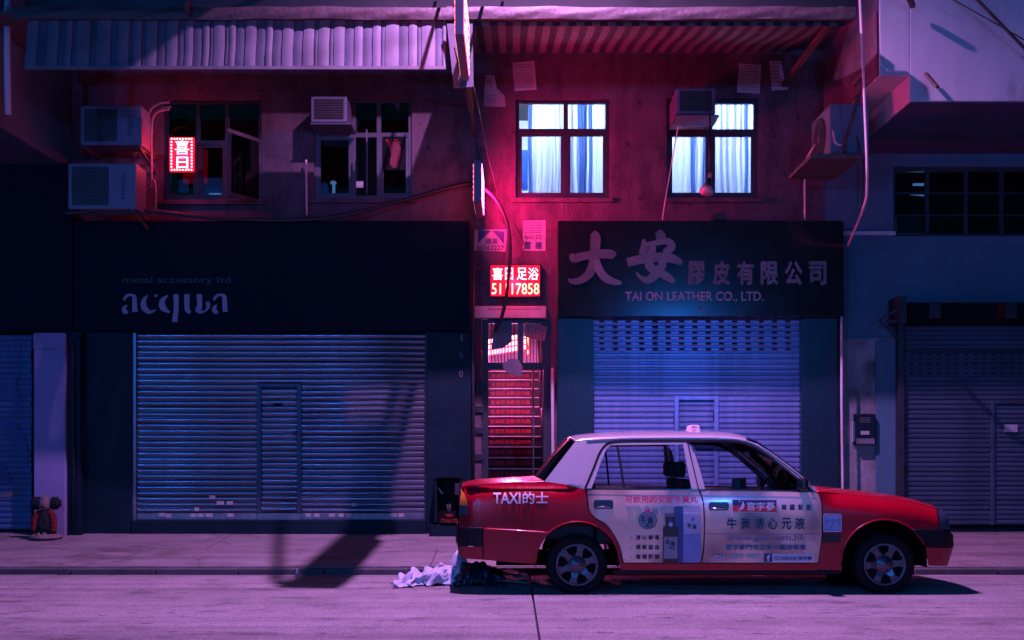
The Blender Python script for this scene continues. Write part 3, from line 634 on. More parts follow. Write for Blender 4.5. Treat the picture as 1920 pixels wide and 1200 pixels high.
o = notice("torn pale notice with dark blocks beside the tall sign", [(910, 141), (927, 141), (931, 165), (946, 180), (948, 201), (907, 199)], WY, "paper"); rows(o, 911, 146, 924, 165, 2, "ink_faint", WY, 2); rows(o, 911, 178, 930, 196, 2, "ink_faint", WY, 3)
o = notice("tilted notice with a grid of dark squares above the left lit window", [(961, 118), (1002, 114), (1006, 168), (965, 171)], WY, "paper"); rows(o, 964, 121, 1000, 168, 6, "ink_faint", WY, 6)
o = notice("printed notice sheet above the air conditioned lit window", [(1386, 119), (1427, 122), (1424, 176), (1382, 173)], WY, "paper"); rows(o, 1387, 123, 1422, 172, 6, "ink_faint", WY, 6)
o = notice("torn narrow notice near the corner by the fan unit", [(1443, 114), (1464, 115), (1470, 146), (1477, 168), (1447, 170)], WY, "paper"); rows(o, 1446, 118, 1464, 166, 4, "ink_faint", WY, 3)

# ---- air conditioners
def outdoor_unit(px0, py0, px1, py1, D, dep, label, fanx):
    o = thing("outdoor_unit", W((px0+px1)/2, py1, D), label, "air conditioner", "outdoor units left of the lit window sign")
    MB().pbox(px0, py0, px1, py1, D, dep).build("casing", "ac_white", o, bevel=.015)
    a = px0+(px1-px0)*.06; b = px0+(px1-px0)*.60; t0 = py0+6; t1 = py1-7
    q = MB().pbox(a, t0, b, t1, D-.004, .003); q.build("fan_grille", "ac_grille", o)
    cx, cy = (a+b)/2, (t0+t1)/2; mb = MB(); c = W(cx, cy, D-.012); rr = (t1-t0)/2*D/F*.92
    for k in range(5):
        r_ = rr*(k+1)/5; mb.tube([(c[0]+r_*math.cos(i*6.2832/20), c[1], c[2]+r_*math.sin(i*6.2832/20)) for i in range(21)], .004, 5, False)
    mb.build("fan_guard", "dark_metal", o)
    a2 = px0+(px1-px0)*.66
    MB().pbox(a2, t0+1, px1-5, t1-1, D-.006, .005).build("side_panel", "ac_white", o, bevel=.004)
    pm = (a2+px1-5)/2
    text_px("PHILCO", pm-(t1-t0)*.33, (t0+t1)/2-4, pm+(t1-t0)*.33, (t0+t1)/2+4, plane_fn(D-.006), "ink", o, bold=.01, rot=-90)
    MB().pbox(px1-2, py0+(py1-py0)*.45, px1+8, py1-4, D+.18, .12).build("valve_cover", "ac_white", o, bevel=.006)
    MB().bar(W(px0+6, py1+3, D+.05), W(px0+6, py1+3, D+.05)[:1]+(WY,)+W(px0+6, py1+3, D+.05)[2:], .04).build("bracket_arm", "rust_metal", o); MB().bar(W(px1-6, py1+3, D+.05), W(px1-6, py1+3, D+.05)[:1]+(WY,)+W(px1-6, py1+3, D+.05)[2:], .04).build("bracket_arm", "rust_metal", o)
    MB().bar(W(px1-4, py1+5, D+.05), (WX(px1-4, D+.05), WY, WZ(py1+30, D)), .03).build("bracket_strut", "rust_metal", o)
    return o
# left pair of outdoor units
outdoor_unit(150, 198, 266, 272, 14.15, .35, "upper outdoor unit with a round fan, stacked above another", .3)
outdoor_unit(127, 306, 255, 392, 13.9, .4, "lower and larger outdoor unit with a round fan resting above the shop fascia", .3)
cab = []
for i, (pts, r) in enumerate([([(272, 252), (278, 225), (283, 205), (300, 194), (318, 192)], .018), ([(274, 262), (286, 220), (300, 206), (320, 200)], .015), ([(262, 378), (268, 358), (283, 350), (284, 320), (284, 240), (292, 212), (318, 204)], .018), ([(258, 360), (276, 345), (290, 340), (292, 392), (284, 405)], .014)]):
    tag(MB().tube(smooth_line([W(a, b, 14.5) for a, b in pts], 5), r, 8).build("refrigerant_pipe", "pipe_grey"), ["thick bent pipe from the upper outdoor unit into the window top", "thin bent pipe beside the thick pipe of the upper outdoor unit", "long pipe climbing from the lower outdoor unit to the window top", "short looped drain hose beside the lower outdoor unit"][i], "pipe")
def window_unit(px0, py0, px1, py1, D, label, gm="ac_grille"):
    o = thing("window_air_conditioner", W((px0+px1)/2, py1, D), label, "air conditioner")
    MB().pbox(px0, py0, px1, py1, D, WY+.3-D).build("casing", "ac_white", o, bevel=.01)
    MB().pbox(px0+6, py0+4, px1-6, py1-6, D-.006, .004).build("rear_grille", gm, o)
    for k in range(8): 
        yy = py0+5+(py1-py0-12)*(k+.5)/8; MB().pbox(px0+7, yy-.7, px1-7, yy+.7, D-.012, .005).build("grille_slat", "dark_metal", o)
    MB().pbox(px0-1, py1+1, px1+8, py1+4, D-.02, WY-D).build("support_tray", "frame_grey", o)
    return o
window_unit(583, 181, 650, 229, 14.35, "window air conditioner with a pale frame over the second dark window")
uo = window_unit(1268, 166, 1341, 214, 14.2, "window air conditioner with a bent drip tray in the lit window")
MB().add([W(1262, 236, 14.2), W(1338, 236, 14.15), W(1342, 216, 14.1), W(1268, 216, 14.1), W(1262, 230, 14.7), W(1335, 230, 14.7)], [(0, 1, 2, 3), (0, 4, 5, 1)]).build("drip_tray", "steel", uo, solid=.008)
MB().bar(W(1331, 175, 14.1), W(1331, 232, 14.1), .02).build("side_bracket", "dark_metal", uo)
# hanging flood lamp in front of the lit window
fl = thing("hanging_flood_lamp", W(1325, 366, 14.0), "cone shaped lamp hanging from a pole in front of the lit window", "lamp")
MB().tube([W(1332, 235, 14.05), W(1331, 330, 14.02)], .016, 8).build("pole", "dark_metal", fl)
A_, B_ = Vector(W(1332, 325, 14.02)), Vector(W(1324, 362, 13.96)); dd = (B_-A_)
MB().tube([A_, A_+dd*.25, A_+dd*.3], [.02, .03, .028], 14).build("cap", "lamp_shade", fl)
MB().tube([A_+dd*.26, A_+dd*.7], [.03, .052], 14).build("neck", "dark_metal", fl)
MB().tube([A_+dd*.68, A_+dd*.86, A_+dd], [.055, .088, .084], 18).build("lamp_shade", "lamp_shade", fl)
# fan unit on a shelf at the right corner
fu = thing("shelf_outdoor_unit", W(1570, 295, 13.6), "outdoor unit with a blue lit fan face on a bracket shelf at the corner", "air conditioner")
ux0, ux1, uz0, uz1 = WX(1556, 13.3), WX(1630, 13.3), WZ(288, 13.3), WZ(194, 13.3)
MB().box(ux0, ux1, 13.3, 14.12, uz0, uz1).build("casing", "ac_white", fu, bevel=.015)
c = ((ux0-.006), 13.72, (uz0+uz1)/2-.01)
MB().lathe([(0, 0), (.23, 0), (.25, -.004), (.25, .01)], c, 'x', 28).build("fan_opening", "ac_grille", fu)
mb = MB()
for k in range(5):
    r_ = .25*(k+1)/5; mb.tube([(c[0]-.012, c[1]+r_*math.cos(i*6.2832/24), c[2]+r_*math.sin(i*6.2832/24)) for i in range(25)], .004, 5, False)
mb.build("fan_guard", "dark_metal", fu); MB().lathe([(0, -.02), (.05, -.018), (.05, 0)], c, 'x', 16).build("fan_hub", "ac_white", fu)
MB().box(WX(1520, 13.2), 4.2, 13.2, 14.25, uz0-.08, uz0-.03).build("shelf_plate", "rust_metal", fu, bevel=.006)
MB().bar((ux0+.1, 13.22, uz0-.05), (WX(1640, 13.2), 13.3, WZ(100, 13.2)), .03).bar((ux0+.35, 13.2, uz0-.05), (WX(1607, 13.2), 13.5, WZ(180, 13.2)), .02).bar(W(1600, 160, 13.2), W(1655, 98, 12.9), .05).build("hanger_bar", "rust_metal", fu)
MB().tube(smooth_line([W(a, b, 13.28) for a, b in ((1562, 245), (1566, 266), (1578, 272), (1588, 262))], 5), .012, 6).build("drain_hose", "cable_pink", fu)

# ---- left shop
LF = 14.48
shopL = thing("fascia_board", W(508, 620, LF), "wide matt dark fascia with one pale stylised word above the steel shutter", "sign")
MB().pbox(137, 414, 880, 621, LF, .28).build("board", "fascia_dark", shopL, bevel=.006)
fL = plane_fn(LF)
text_px("metal accessory ltd", 230, 519, 432, 534, fL, "grey_letter", shopL, ext=.004)
# the stylised word, stroke by stroke
AQ = [[(232, 563, 4), (238, 555, 5), (246, 553, 4), (252, 557, 7), (253, 575, 9), (254, 585, 10)], [(239, 572, 2), (233, 578, 7), (235, 584, 9), (240, 586, 5)],
      [(277, 554, 2), (270, 564, 8), (271, 577, 11), (281, 585, 7), (293, 581, 1)], [(290, 554, 5), (295, 555, 4)],
      [(315, 554, 2), (305, 564, 9), (306, 577, 12), (319, 586, 3)], [(330, 552, 10), (331, 575, 9), (328, 604, 10)],
      [(351, 552, 10), (351, 575, 9), (353, 583, 9), (358, 586, 4)], [(374, 552, 10), (375, 572, 9), (373, 582, 11), (382, 585, 3), (390, 578, 5), (390, 570, 9), (386, 569, 4)],
      [(401, 563, 4), (407, 555, 5), (414, 553, 4), (421, 557, 8), (422, 575, 9), (423, 585, 10)], [(407, 572, 2), (402, 578, 7), (404, 584, 9), (409, 586, 5)]]
for k, stp in enumerate(AQ): stroke(stp, LF, .012+.0006*k).build("letter_stroke", "white_letter", shopL)
SF = thing("shop_front", W(508, 1000, 14.6), "dark panelled shop front framing the long steel shutter", "shop front")
MB().pbox(152, 622, 246, 1012, 14.55, .3).build("side_panel", "panel_dark", SF, bevel=.005); MB().pbox(800, 622, 884, 1012, 14.552, .3).build("side_panel", "panel_dark", SF, bevel=.005)
MB().pbox(126, 622, 151, 1014, 14.40, .4).build("corner_post", "panel_dark", SF, bevel=.005)
MB().pbox(246.5, 976, 799.5, 1012, 14.53, .3).build("plinth", "panel_dark", SF, bevel=.005)
for ch, y in (("1", 633), ("9", 667), ("0", 701)): text_px(ch, 861 if ch != "1" else 863, y-6, 868, y+6, plane_fn(14.552), "ink_faint", SF, "house_number")
MB().tube([W(136, 640, 14.36), W(137, 800, 14.36), W(140, 985, 14.36)], .012, 6).build("conduit", "frame_dark", SF)

def slat_profile(h, kind):
    if kind == "round": return [(0, 0), (-.010, h*.12), (-.019, h*.32), (-.021, h*.5), (-.018, h*.70), (-.008, h*.90), (.004, h*.94), (.004, h)]
    return [(.003, 0), (.003, h*.10), (-.010, h*.16), (-.014, h*.36), (-.014, h*.64), (-.010, h*.86), (.003, h*.92), (.003, h)]
def slat_mesh(x0, x1, y, z, h, kind, holes=None):
    pr = slat_profile(h, kind); mb = MB()
    if not holes: return mb.add([(x, y+o, z+q) for x in (x0, x1) for o, q in pr], [(i, i+1, len(pr)+i+1, len(pr)+i) for i in range(len(pr)-1)], kind == "round")
    xs = [x0]; p, wd = holes; x = x0+p*.45
    while x+wd < x1-.02: xs += [x, x+wd]; x += p
    xs.append(x1)
    n = len(pr); vs = [(a, y+o, z+q) for a in xs for o, q in pr]; fs = []
    for i in range(len(xs)-1):
        for j in range(n-1):
            if i % 2 == 1 and j == 3: continue
            fs.append((i*n+j, i*n+j+1, (i+1)*n+j+1, (i+1)*n+j))
    return mb.add(vs, fs)
def slat_run(parent, x0, x1, y, ztop, n, h, kind, m, holes=None, label=None):
    first = None
    for k in range(n):
        if first is None: first = slat_mesh(x0, x1, y, ztop-h, h, kind, holes).build("slat", m, parent, fix=False)
        else:
            c = copy_piece(first, parent, (random.uniform(-.002, .002), random.uniform(-.006, .006), -k*h+random.uniform(-.0015, .0015))); cx_ = (x0+x1)/2-WORLD[parent.name][0]; a_ = random.gauss(0, .0032)/max(1, x1-x0)
            c.rotation_euler = (0, a_, 0); c.location.z += a_*cx_
    return first
SY = 14.66
sh = thing("roller_shutter", W(523, 976, SY), "long reflective steel shutter with stickers along its foot and a narrow wicket door", "shutter")
pxh = 10.55; h = pxh*SY/F
X0, X1, D0, D1 = WX(258, SY), WX(797, SY), WX(482, SY), WX(566, SY)
zt = WZ(624, SY)
slat_run(sh, X0, X1, SY, zt, 9, h, "round", "steel_slat"); zt2 = zt-9*h; nl_ = 23
slat_run(sh, X0, D0, SY, zt2, nl_, h, "round", "steel_slat"); slat_run(sh, D1, X1, SY, zt2, nl_, h, "round", "steel_slat")
wd = MB().box(D0+.002, D0+.06, SY-.035, SY+.02, zt2-nl_*h, zt2).box(D1-.06, D1-.002, SY-.035, SY+.02, zt2-nl_*h, zt2).box(D0+.06, D1-.06, SY-.034, SY+.02, zt2-.05, zt2-.002).build("wicket_door", "door_steel", sh, bevel=.004)
slat_run(wd, D0+.061, D1-.061, SY+.005, zt2-.06, nl_-1, h, "round", "steel_slat")
MB().box(D1-.11, D1-.07, SY-.05, SY-.01, zt2-9.2*h, zt2-8.6*h).build("door_lock", "dark_metal", wd); MB().box(D0+.22, D0+.34, SY-.03, SY-.012, zt2-3.9*h, zt2-3.6*h).build("letter_slot", "black", wd)
MB().box(X0, D0, SY-.025, SY+.02, zt2-nl_*h-.09, zt2-nl_*h-.002).build("bottom_bar", "steel", sh, bevel=.004); MB().box(D1, X1, SY-.025, SY+.02, zt2-nl_*h-.09, zt2-nl_*h-.002).build("bottom_bar", "steel", sh, bevel=.004)
MB().box(WX(246, SY), X0-.004, SY-.06, SY+.06, WZ(976, SY), zt).build("guide_rail", "steel", sh); MB().box(X1+.004, WX(801, SY), SY-.06, SY+.06, WZ(976, SY), zt).build("guide_rail", "dark_metal", sh)
MB().box(D0+.004, D1-.004, SY-.02, SY+.02, zt2-nl_*h-.09, zt2-nl_*h-.002).build("threshold_bar", "steel", sh)
zb = zt2-nl_*h-.05
for px, py, sc in [(303, 965, 1), (316, 967, 1), (362, 966, 1), (376, 966, 1.1), (392, 966, 1.3), (432, 966, 1.2), (398, 932, 1.1), (413, 943, 1.4), (431, 943, 1.2), (369, 955, .8), (578, 966, 1), (594, 966, 1.1), (622, 966, 1.1), (640, 966, 1.), (655, 966, 1.1), (683, 966, 1), (712, 966, 1.5), (738, 966, 1.1), (752, 966, 1.), (561, 944, .8), (664, 946, .9)]:
    a = 5*sc; MB().pbox(px-a, py-3.3, px+a, py+3.3, SY-.032, .004).build("sticker", "paper", sh)

# ---- stair entrance
GY = 14.86
stair = thing("staircase", (0, 15.3, PZ1), "steep stairs with red characters on every riser behind the gate", "stairs")
sx0, sx1 = DX0-.05, DX1-.02; first = None; rise, run = .163, .262
for i in range(17):
    y = 15.25+run*i; z = PZ1+rise*i
    if first is None:
        st = MB().box(sx0, sx1, y, y+run+.03, z-.02, z+rise-.012).build("step", "step", stair)
        no = MB().box(sx0, sx1-.06, y-.018, y+.02, z+rise-.012, z+rise+.004).build("nosing_strip", "nosing", stair)
        tx = text_px("金湖足浴歡迎光臨", 912, 960, 1000, 969, lambda px, py, out: (WX(px, 15.25), y-.001-out, WZ(py, 15.25)-WZ(964.5, 15.25)+z+rise*.5), "riser_red", stair, bold=.0)
        tx.scale = (1, 1, 1); first = (st, no, tx)
    else:
        for q in first: copy_piece(q, stair, (0, run*i, rise*i))
# shaft walls and glowing landing
sw_ = thing("stair_shaft", ((DX0+DX1)/2, 15.2, PZ1), "narrow stairwell passage lit pink by signs behind the gate", "stairwell")
MB().box(DX0-.16, DX0-.06, 15.06, 19.4, PZ1, 3.95).build("left_wall", "wall", sw_); MB().box(DX1-.018, DX1+.08, 15.06, 19.4, PZ1, 3.95).build("right_wall", "wall", sw_)
MB().box(DX0-.06, DX1-.02, 15.06, 19.4, 3.8, 3.9).build("ceiling", "ceiling", sw_)
MB().box(DX0-.06, DX1-.02, 19.3, 19.4, PZ1, 3.8).build("landing_wall", "room_white", sw_)
MB().tube([(DX1-.08, 15.2, PZ1+.95), (DX1-.08, 19, PZ1+.95+3.8*rise/run)], .018, 8).build("handrail", "steel", sw_)
sl = thing("stairwell_led_sign", W(950, 665, 17.6), "glowing pink sign of short tubes hung above the stairs", "sign")
MB().bar(W(915, 657, 17.6), W(990, 645, 17.6), .03, .18).build("sign_case", "led_panel", sl)
mb = MB()
for i in range(13):
    px = 917+i*5.6; y0 = 640-i*.9; q = W(px, y0, 17.55)
    for j in range(3): mb.box(q[0]-.016, q[0]+.016, 17.54, 17.56, q[2]-.09*j-.035, q[2]-.09*j+.03)
mb.build("led_tubes", "led_white", sl)["kind"] = "stuff"
sl2 = thing("upright_led_sign", W(995, 665, 17.9), "upright glowing sign beside the stairwell wall", "sign")
MB().pbox(986, 625, 993, 668, 17.9, .03).build("sign_case", "led_panel", sl2); MB().pbox(988, 628, 991, 664, 17.89, .008).build("tube", "led_orange", sl2)
pl = bpy.data.lights.new("sign_light", 'POINT'); pl.energy = 230; pl.color = (1, .14, .55); pl.shadow_soft_size = .15
po = bpy.data.objects.new("sign_light", pl); COL.objects.link(po); po.parent = sl; po.location = (0, -.9, -.1)
# gate
gate = thing("metal_gate", ((DX0+DX1)/2, GY, PZ1), "grey metal gate frame with a barred top in front of the stairs", "gate")
MB().box(DX0+.002, DX0+.09, GY, GY+.05, PZ1, DT-.005).build("post", "frame_dark", gate, bevel=.004); MB().box(DX1-.10, DX1-.002, GY, GY+.05, PZ1, DT-.005).build("post", "frame_dark", gate, bevel=.004)
MB().box(DX0+.09, DX1-.10, GY+.005, GY+.045, WZ(692, GY), WZ(680, GY)).build("cross_rail", "frame_dark", gate); MB().box(DX0+.09, DX1-.10, GY+.005, GY+.045, WZ(606, GY), WZ(598, GY)).build("cross_rail", "frame_dark", gate)
MB().pbox(971, 606, 981, 681, GY, .05).build("centre_bar", "frame_grey", gate)
for px in range(922, 1022, 6):
    if not 967 < px < 985: MB().tube([W(px, 606, GY+.025), W(px, 681, GY+.025)], .0065, 6).build("bar", "frame_dark", gate)
MB().prism([(WX(a, GY-.02), WZ(b, GY-.02)) for a, b in ((942, 682), (958, 672), (972, 674), (980, 688), (977, 706), (960, 702), (945, 694))], GY-.03, GY-.02).build("lock_plate", "wall_pale", gate)
MB().tube([W(999, 695, GY+.02), W(1000, 800, GY+.02), W(1000, 1005, GY+.02)], .012, 8).build("bar", "steel", gate); MB().tube([W(1013, 692, GY+.02), W(1014, 765, GY+.02)], .014, 8).build("bar", "steel", gate)
MB().pbox(904, 700, 909, 1005, GY-.03, .05).build("hinge_strip", "frame_dark", gate)
for py in (720, 760, 800, 850): MB().pbox(891, py, 906, py+14, GY-.08, .05).build("hinge_block", "dark_metal", gate, bevel=.005)
o = notice("torn grey plastic sheet hanging in the gate transom", [(927, 604), (960, 602), (960, 640), (945, 652), (922, 656), (925, 622)], GY-.01, "frame_grey", "torn_sheet")
o = notice("reddish printed paper taped askew on the gate transom", [(986, 604), (1026, 612), (1021, 640), (982, 631)], GY-.01, "paper_red"); rows(o, 988, 609, 1021, 634, 4, "ink", GY-.01, 3, .17)
lint = thing("lintel_board", W(965, 596, WY), "pale board with a row of tiny letters over the stair gate", "board")
MB().pbox(890, 574, 1024, 596, WY-.06, .055).build("board", "wall_pale", lint, bevel=.004)
rows(lint, 915, 577, 1015, 583, 1, "ink", WY-.056, 14)
tag(MB().tube([W(1036, 690, 14.66), W(1036, 740, 14.66), W(1037, 900, 14.66), W(1037, 1005, 14.66)], .022, 10).build("drain_pipe", "wall_pale"), "pale drain pipe with stickers between the stair gate and granite pier", "pipe")
tag(MB().tube([W(886, 415, 14.5), W(887, 700, 14.5), W(888, 1000, 14.5)], .02, 8).build("conduit_pipe", "frame_dark"), "thin dark conduit running down beside the house number panel", "pipe")
# little altar by the shop front
al = thing("wall_altar", W(840, 982, 14.45), "small dark altar box with a red base and incense beside the shop front", "altar")
MB().pbox(815, 895, 865, 980, 14.5, .05).build("back_panel", "black", al); MB().pbox(815, 895, 819, 980, 14.3, .2).build("side", "panel_dark", al); MB().pbox(861, 895, 865, 980, 14.3, .2).build("side", "panel_dark", al); MB().pbox(815, 892, 865, 896, 14.28, .26).build("roof", "panel_dark", al)
MB().pbox(826, 974, 858, 980, 14.3, .18).build("base", "figure_red", al); MB().lathe([(.0, .0), (.05, 0), (.06, .06), (.05, .07), (0, .07)], W(842, 974, 14.38), n=14).build("incense_bowl", "figure_red", al)
for dx in (-4, 0, 3): MB().tube([W(842+dx*.3, 965, 14.38), W(842+dx, 945, 14.38)], .004, 5).build("incense_stick", "figure_stone", al)
MB().pbox(853, 906, 862, 928, 14.42, .02).build("tablet", "paper_red", al); MB().bar(W(821, 914, 14.4), W(830, 926, 14.4), .02).build("candle_holder", "steel", al)
MB().pbox(806, 984, 905, 1014, 14.32, .25).build("ledge", "panel_dark", al, bevel=.006)

# ---- right shop
RF = 14.42
bR = thing("gloss_fascia_board", W(1313, 593, RF), "glossy black fascia with large metal brush characters above the blue shutter", "sign")
MB().pbox(1046, 414, 1582, 593, RF, .34).build("board", "fascia_gloss", bR, bevel=.005)
DA = [[(1072, 476, 8), (1076, 485, 15), (1092, 481, 15), (1120, 477, 16), (1144, 477, 17), (1152, 482, 12)],
      [(1110, 437, 10), (1116, 445, 19), (1115, 470, 18), (1112, 495, 17), (1104, 514, 16), (1088, 526, 13), (1072, 528, 9), (1066, 523, 3)],
      [(1118, 488, 12), (1124, 507, 15), (1136, 522, 15), (1152, 529, 12), (1166, 531, 5)],
      [(1233, 434, 12), (1239, 444, 18), (1236, 456, 14)], [(1206, 449, 4), (1208, 462, 13), (1204, 478, 15)], [(1212, 459, 8), (1232, 456, 10), (1252, 453, 12), (1258, 464, 16), (1244, 474, 10)],
      [(1176, 493, 16), (1200, 487, 17), (1230, 483, 17), (1258, 485, 17), (1278, 494, 10)],
      [(1224, 462, 12), (1220, 482, 16), (1218, 500, 16), (1238, 512, 15), (1254, 522, 14), (1264, 530, 8)], [(1244, 480, 12), (1240, 500, 16), (1226, 518, 16), (1212, 526, 13), (1200, 520, 7), (1193, 511, 3)]]
for k, stp in enumerate(DA): stroke(stp, RF, .022+.0008*k, .02).build("brush_stroke", "metal_letter", bR)
for ch, a in zip("膠皮有限公司", (1289, 1336, 1381, 1426, 1471, 1516)): text_px(ch, a, 490, a+33, 535, plane_fn(RF), "metal_letter_dim", bR, bold=.035, ext=.015)
text_px("TAI ON LEATHER CO., LTD.", 1172, 547, 1431, 567, plane_fn(RF), "serif_letter", bR, bold=.010, ext=.010)
text_px("198", 1305, 576, 1322, 583, plane_fn(RF), "metal_letter_dim", bR, ext=.008)
pr_ = thing("granite_shop_front", W(1310, 1003, 14.6), "speckled dark granite piers either side of the blue shutter", "shop front")
MB().pbox(1045, 594, 1113, 1014, 14.58, .35).build("pier", "granite", pr_, bevel=.005); MB().pbox(1503, 594, 1575, 1014, 14.58, .35).build("pier", "granite", pr_, bevel=.005)
s2 = thing("roller_shutter", W(1307, 1000, 14.7), "painted shutter with rows of slots glowing blue under the black fascia", "shutter")
SY2 = 14.7; h2 = 10.35*SY2/F; xa, xb = WX(1112, SY2), WX(1503, SY2); zt = WZ(598, SY2)
slat_run(s2, xa, xb, SY2, zt+h2, 1, h2, "flat", "painted_slat"); slat_run(s2, xa, xb, SY2, zt, 6, h2, "flat", "painted_slat", (24.9*SY2/F, 10*SY2/F)); slat_run(s2, xa, xb, SY2, zt-6*h2, 8, h2, "flat", "painted_slat")
za = zt-14*h2; da, db = WX(1264, SY2), WX(1347, SY2)
slat_run(s2, xa, da, SY2, za, 25, h2, "flat", "painted_slat"); slat_run(s2, db, xb, SY2, za, 25, h2, "flat", "painted_slat")
wd = MB().box(da+.002, da+.06, SY2-.035, SY2+.02, za-25*h2, za).box(db-.06, db-.002, SY2-.035, SY2+.02, za-25*h2, za).box(da+.06, db-.06, SY2-.034, SY2+.02, za-.05, za-.002).build("wicket_door", "painted_slat", s2, bevel=.004)
slat_run(wd, da+.061, db-.061, SY2+.004, za-.06, 24, h2, "flat", "painted_slat")
tag(MB().tube([W(1578, 594, 14.45), W(1578, 760, 14.45), W(1580, 905, 14.45), W(1580, 1003, 14.45)], .017, 10).build("rain_pipe", "wall_pale"), "slim pale pipe running down the right granite pier", "pipe")
tag(MB().box(WX(1340, 14.5), WX(1362, 14.5), 14.5, 14.75, WZ(413, 14.5), WZ(399, 14.5)).build("junction_box", "dark_metal", bevel=.01), "dark junction box on top of the black fascia under the lit window", "box")
# ------------------------------------------------------------------ right neighbour
RB = thing("neighbour_building", (7.5, WY, PZ1), "pale walled building with a jutting upper floor and a dark barred window on the right", "building")
XP = 4.22; ZS = WZ(190, 12.6); XS = WX(1706, 12.6)
MB().box(XS, 14, 12.6, 19, ZS, 12.5).build("jutting_floor", "wall_pale", RB, bevel=.01)
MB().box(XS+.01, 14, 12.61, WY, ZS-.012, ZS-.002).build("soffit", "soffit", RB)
MB().box(XP, XS-.002, 12.602, 19, WZ(141, 12.6), 12.5).build("corner_bay", "wall_pale", RB, bevel=.01)
MB().box(XP-.022, XP-.003, 12.63, 14.79, WZ(141, 12.6)+.01, 12.4).build("party_wall", "wall", RB)  # dark sheet over the bay's side, shade put into its colour
win = hole(1675, 312, 1990, 443)
wall_holes(XP+.003, 14, PZ1+2.6, ZS-.004, WY+.002, .25, [win]).build("upper_wall", "wall_blue", RB, fix=False)
MB().box(XP+.003, WX(1690, WY), WY-.02, WY+.3, PZ1-.05, PZ1+2.6).build("peeling_pier", "peeling", RB, bevel=.01)
MB().box(WX(1640, WY), WX(1686, WY), WY-.06, WY-.021, PZ1-.05, WZ(640, WY)).build("plaster_strip", "wall_blue", RB, bevel=.01)
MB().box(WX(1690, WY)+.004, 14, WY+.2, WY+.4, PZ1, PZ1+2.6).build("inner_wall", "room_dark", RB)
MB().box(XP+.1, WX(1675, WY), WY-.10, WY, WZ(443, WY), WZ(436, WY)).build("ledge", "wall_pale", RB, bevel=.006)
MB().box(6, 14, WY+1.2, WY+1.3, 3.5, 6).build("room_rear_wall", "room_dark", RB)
a, b, c, d = win
rw = MB().box(a, a+.05, WY+.06, WY+.12, c, d).box(a+.05, b, WY+.06, WY+.12, c, c+.05).box(a+.05, b, WY+.06, WY+.12, d-.05, d).build("window", "frame_dark", RB, bevel=.004)
vx = [a+.05]+[WX(p_, WY) for p_ in (1742, 1815, 1882, 1950)]; hz_ = [c+.05, WZ(402, WY), WZ(360, WY), d-.05]
for i in range(len(vx)):
    if i: MB().box(vx[i]-.025, vx[i]+.025, WY+.062, WY+.115, c+.05, d-.05).build("mullion", "frame_dark", rw)
    if i < len(vx)-1:
        for j in range(3): MB().box(vx[i]+.026, vx[i+1]-.026, WY+.09, WY+.094, hz_[j]+.012, hz_[j+1]-.012).build("pane", "dark_glass", rw)
for z in hz_[1:3]: MB().box(a+.05, b, WY+.066, WY+.11, z-.011, z+.011).build("glazing_bar", "frame_dark", rw)
for k, (p0, p1, q) in enumerate([(1712, 1736, 346), (1706, 1736, 366)]): tag(MB().bar(W(p0, q-(3 if k else 0), WY+.5), W(p1, q, WY+.5), .03).build("indoor_tube", "standby_blue"), ["upper of two dim blue tubes glowing inside the barred window", "lower of two dim blue tubes glowing inside the barred window"][k], "lamp")
# its shutter
s5 = thing("old_shutter", W(1850, 990, 14.72), "old dark shutter with a slotted band and a wicket door right of the peeling pier", "shutter")
SY3 = 14.70; h3 = 9.0*SY3/F; xa, xb = WX(1697, SY3), WX(2100, SY3); zt = WZ(610, SY3); da, db = WX(1856, SY3), WX(1945, SY3)
slat_run(s5, xa, xb, SY3, zt, 5, h3, "flat", "old_slat"); MB().box(xa, xb, SY3-.03, SY3+.02, zt-5*h3-.035, zt-5*h3).build("lock_bar", "frame_dark", s5)
z1 = zt-5*h3-.037; slat_run(s5, xa, xb, SY3, z1, 5, h3, "flat", "old_slat", (17*SY3/F, 8*SY3/F)); z2 = z1-5*h3
slat_run(s5, xa, xb, SY3, z2, 5, h3, "flat", "old_slat"); z3 = z2-5*h3
slat_run(s5, xa, da, SY3, z3, 26, h3, "flat", "old_slat"); slat_run(s5, db, xb, SY3, z3, 26, h3, "flat", "old_slat")
wd = MB().box(da+.002, da+.05, SY3-.035, SY3+.02, z3-26*h3, z3).box(db-.05, db-.002, SY3-.035, SY3+.02, z3-26*h3, z3).box(da+.05, db-.05, SY3-.034, SY3+.02, z3-.05, z3-.002).build("wicket_door", "old_slat", s5, bevel=.004)
slat_run(wd, da+.051, db-.051, SY3+.004, z3-.06, 25, h3, "flat", "old_slat")
text_px("PUSH", 1875, 749, 1918, 756, plane_fn(SY3-.036), "grey_letter", s5, bold=.01); MB().pbox(1883, 796, 1908, 810, SY3-.03, .004).build("sticker", "paper", s5)
MB().pbox(1684, 600, 1696, 1000, SY3-.08, .1).build("guide_rail", "frame_dark", s5)
hd = thing("shutter_hood", W(1850, 608, 14.3), "dark open roll hood with brackets above the old shutter", "hood")
MB().box(WX(1697, SY3), WX(2100, SY3), 14.55, 14.75, WZ(608, 14.6), WZ(568, 14.6)).build("roll", "black", hd); MB().pbox(1686, 555, 1700, 606, 14.3, .4).build("end_plate", "dark_metal", hd)
MB().bar(W(1648, 600, 14.35), W(1690, 576, 14.35), .03).build("bracket_arm", "dark_metal", hd); MB().bar(W(1648, 600, 14.37), W(1682, 632, 14.37), .03).build("bracket_arm", "dark_metal", hd); MB().bar(W(1662, 603, 14.4), W(1694, 603, 14.4), .04).build("bracket_arm", "dark_metal", hd)
for px in (1742, 1885): MB().pbox(px, 566, px+22, 596, 14.3, .3).build("roll_bracket", "dark_metal", hd)
